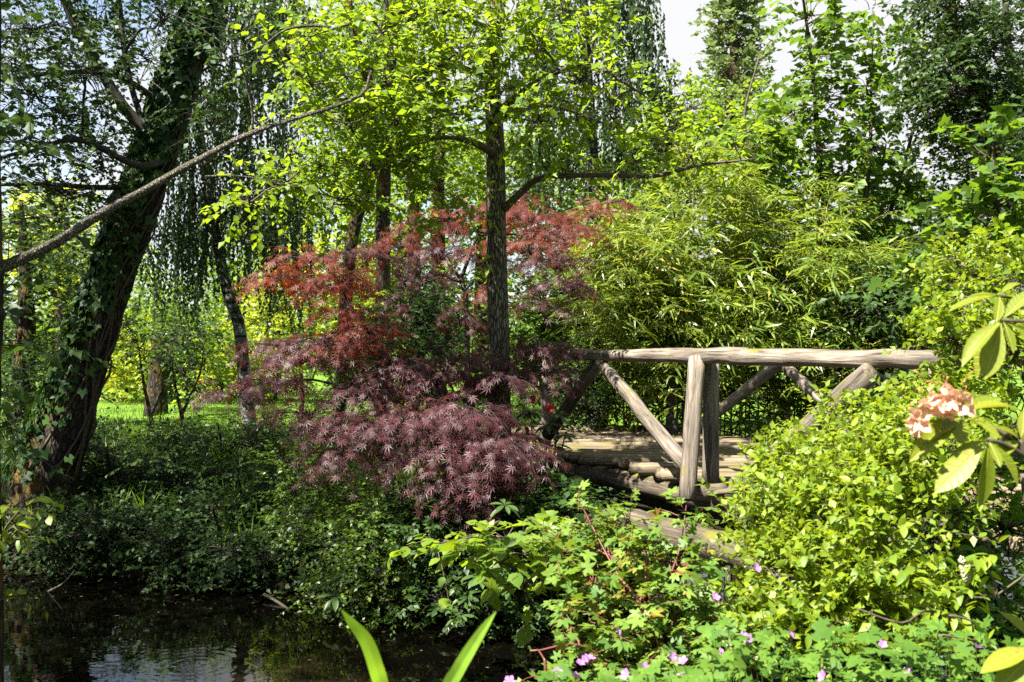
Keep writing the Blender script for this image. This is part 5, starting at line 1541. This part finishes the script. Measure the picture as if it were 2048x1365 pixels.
# low leaves at the bottom right corner
hub6 = Wp(2075, 1290, 2.4)
rs2 = Geo(); rs2.add(*tube([b, np.array([1.45, 2.3, 1.2]), hub6], [.012, .009, .006], 6, 4))
part('branch', rs2, M['twig'], rho, True)
for k, (tip, yo, nn) in enumerate((((1965, 1332), -.1, (-.1, -.5, 1)), ((2010, 1222), .05, (-.3, -.4, .9)), ((1990, 1380), -.1, (0, -.8, .7)), ((2060, 1370), -.1, (.3, -.8, .5)))):
    rleaf(hub6, tip, yo, nn, k)
truss = Geo()
fc = Wp(1880, 795, 2.28)
# one crumpled trumpet floret: five petals round a throat
fV, fF = [], []
fl = bpy.data.objects.new('bloom', None); COL.objects.link(fl); fl.parent = rho; fl.location = tuple(fc - b)
pmesh = []
for v in range(3):
    pt = shape_ovate_hi(.62, .6, .5, -.25 + .2 * v, n=5)
    V = pt[0].copy(); V[:, 1] += .10 * np.sin(V[:, 0] * 9 + v); V[:, 2] += .12 * np.sin(V[:, 0] * 11 + v * 2) * np.abs(V[:, 1]) * 3
    pmesh.append(make_mesh('petal', V, pt[1], M['petal_pale'], True))
smesh = []
for v in range(3):
    V, F = tube([(0, 0, 0), (.4, .05 * v, .12), (.75, -.08, .1), (1, .12, -.06 + .1 * v)], [.03, .022, .018, .035], 5, 3)
    smesh.append(make_mesh('stamen', V, F, M['petal_brown'], True))
for (px, py) in ((1828, 838), (1850, 812), (1872, 826), (1905, 798), (1890, 812), (1846, 842), (1868, 800), (1918, 805)):
    c = Wp(px, py, 2.24 + R.uniform(-.03, .03)) - fc
    ax = nrm(np.array([R.normal() * .5 - .3, -1, R.normal() * .4 - .1]))
    for k in range(5):
        a = k * 1.257 + R.uniform(-.3, .3)
        e1 = nrm(np.cross(ax, [0, 0, 1.0])); e2 = np.cross(ax, e1)
        dd = ax * R.uniform(.5, .9) + math.cos(a) * e1 + math.sin(a) * e2
        o = bpy.data.objects.new('petal', pmesh[k % 3]); COL.objects.link(o); o.parent = fl
        o.matrix_basis = frame_mtx(c, dd, ax * .8 - (math.cos(a) * e1 + math.sin(a) * e2) + R.normal(size=3) * .3, R.uniform(.030, .045))
for k in range(26):
    c = Wp(R.normal(1882, 22), R.normal(798, 16), 2.26) - fc
    o = bpy.data.objects.new('stamen', smesh[k % 3]); COL.objects.link(o); o.parent = fl
    o.matrix_basis = frame_mtx(c, R.normal(size=3) * [1, .5, .7] + [0, -.4, .3], R.normal(size=3), R.uniform(.025, .05))

# overhanging hazel boughs over the water, middle
b = base_of(.15, 9.05, .03)
leafy('hazel_bough', 'hazel sprays with toothed bright leaves hanging over the dark water', 'shrub', b,
      [([b, Wp(1010, 1060, 7.6), Wp(960, 1070, 7.1), Wp(880, 1090, 6.9)], [.025, .018, .010, .005]), ([b, Wp(1050, 1050, 7.5), Wp(1110, 1070, 7.0)], [.02, .012, .006])],
      [clump(*c) for c in ((890, 1085, 6.9, 40, 20, .25, 9), (950, 1095, 6.9, 50, 22, .25, 12), (1010, 1080, 7.0, 50, 26, .25, 12), (1060, 1110, 6.9, 50, 26, .25, 12), (1110, 1080, 7.0, 40, 26, .25, 9), (1000, 1125, 6.9, 40, 20, .2, 7), (1050, 1170, 7.0, 30, 26, .2, 5), (1140, 1050, 7.1, 40, 24, .25, 8), (1160, 1110, 7.1, 30, 26, .25, 6))],
      .088, 'lime', [HAZEL, shape_ovate_hi(.78, .45, .08, .25, .06, 6)], FOLDW, 5, .26, 'twig', nparts=220, tilt=.35, droop=.3)

# dark rhododendrons on the bank
red_m = make_mesh('flower', *shape_lobed(GERA, .4, -.3), M['petal_red'])


def rhodo_small(label, px, Y, hubs, flowers, group):
    x = (px - 1024) / FPX * Y; y0 = Y
    while stream_s(np.array([x]), np.array([y0]))[0][0] < .1:
        y0 += .1
    bb = base_of(x, y0, .04)
    root = thing('rhododendron', label, 'rhododendron', bb, group)
    sg = Geo(); ls = []
    for (hx, hy, hY, k) in hubs:
        h = Wp(hx, hy, hY)
        sg.add(*tube([bb, (bb + h) / 2 + [0, .05, .15], h], [.014, .010, .006], 6, 4))
        an = np.arange(k) * 2.4 + R.uniform(0, 6)
        D = np.stack([np.cos(an), np.sin(an) - .25, R.uniform(-.7, .25, k)], -1)
        ls.append((np.repeat(h[None], k, 0) + D * .01, D, np.stack([np.cos(an) * .5, np.sin(an) * .5 - .4, np.ones(k)], -1), R.uniform(.11, .17, k)))
    part('stems', sg, M['twig_dark'], root, True)
    leaf_parts(root, cat(*ls), [shape_ovate_hi(.30, .58, .2, .2, n=5), shape_ovate_hi(.34, .55, .1, .3, n=5)], M['rhodo_dark'])
    for (fx, fy, fY) in flowers:
        fp = Wp(fx, fy, fY)
        fo_ = bpy.data.objects.new('flower_cluster', None); COL.objects.link(fo_); fo_.parent = root; fo_.location = tuple(fp - bb)
        for k in range(7):
            o = bpy.data.objects.new('flower', red_m); COL.objects.link(o); o.parent = fo_
            u = unit(1)[0]; u[1] = -abs(u[1])
            o.matrix_basis = frame_mtx(u * .035, np.cross(u, [0, 0, 1.0]), u, .035)
    return root


rhodo_small('rhododendron with deep red flowers at the left end of the bridge', 1085, 9.6,
            [(x, y, 9.2 + R.uniform(-.25, .25), 9) for x, y in ((1060, 820), (1095, 850), (1120, 830), (1070, 870), (1110, 890), (1085, 920), (1130, 870), (1050, 850), (1150, 950), (1115, 960), (1060, 950), (1100, 1000), (1045, 990))],
            ((1068, 802, 9.0), (1101, 817, 8.9), (1077, 912, 8.8)), 'rhododendrons on the bank')
rhodo_small('dark rhododendron seedling drooping at the water edge below the hazel boughs', 940, 8.2,
            [(x, y, 7.9 + R.uniform(-.15, .15), 8) for x, y in ((935, 1190), (960, 1150), (920, 1230), (990, 1200), (950, 1120), (1010, 1010))], (), 'rhododendrons on the bank')
rhodo_small('small rhododendron seedling among the small leaved shrub by the water', 690, 8.9,
            [(x, y, 8.5, 8) for x, y in ((690, 1150), (672, 1190))], (), 'rhododendrons on the bank')

# lit sprig reaching in from the left edge
b = base_of(-2.55, 4.7, .05)
leafy('bramble_spray', 'sunlit bramble spray reaching in at the left edge above the water', 'bramble', b,
      [([b, Wp(-30, 1150, 4.6), Wp(10, 1060, 4.5), Wp(60, 1000, 4.5)], [.008, .006, .005, .002])],
      [clump(*c) for c in ((45, 1005, 4.5, 26, 12, .1, 5), (20, 1040, 4.5, 30, 14, .1, 6), (10, 1075, 4.5, 26, 16, .1, 6), (-10, 1200, 4.5, 30, 60, .2, 8))],
      .055, 'shrub', OV, FOLD, 5, .14, 'twig', nparts=60)

# branching stems with a pale seed head at the lower right
b = base_of(1.95, 3.55, .03)
eld = thing('elder_stem', 'thin brown stems with a pale seed head over the dark gap at lower right', 'shrub', b)
sg = Geo()
for pts in ([b, Wp(1890, 1240, 3.4), Wp(1800, 1245, 3.3), Wp(1710, 1215, 3.3)], [b, Wp(1930, 1230, 3.4), Wp(1990, 1190, 3.4), Wp(2060, 1140, 3.4)], [Wp(1990, 1190, 3.4), Wp(1985, 1160, 3.4), Wp(1965, 1135, 3.4), Wp(1930, 1135, 3.4)], [Wp(1870, 1243, 3.4), Wp(1900, 1230, 3.35), Wp(1955, 1245, 3.35)], [b, Wp(1880, 1290, 3.3), Wp(1945, 1280, 3.3)]):
    sg.add(*tube(pts, np.linspace(.006, .003, len(pts)), 6, 5, .08))
part('stems', sg, M['twig'], eld, True)
pk = np.concatenate([np.repeat(Wp(x, y, 3.4)[None], 2, 0) for x, y in ((1985, 1130), (1930, 1170), (1900, 1195), (1960, 1200), (1930, 1210), (1860, 1200), (1820, 1160), (1840, 1130), (1990, 1110), (1880, 1210))])
l, tw = sprigs(pk, unit(len(pk)) * [1, .4, .6], .1, 5, .055, tilt=.4)
leaf_parts(eld, l, [shape_ovate_hi(.42, .42, .12, .25)], M['shrub'])
sh = Geo()
c0 = Wp(1928, 1140, 3.4)
for k in range(170):
    h_ = R.uniform(-1, 1)
    c = c0 + np.array([.004 * h_, 0, -.035 * h_]) + unit(1)[0] * [.012, .012, .006] * (1.1 - .5 * h_)
    sh.add(*tube([c, c + unit(1)[0] * .007], [.0022, .0028], 4, 1))
part('seed_head', sh, M['catkin'], eld, kind='stuff')
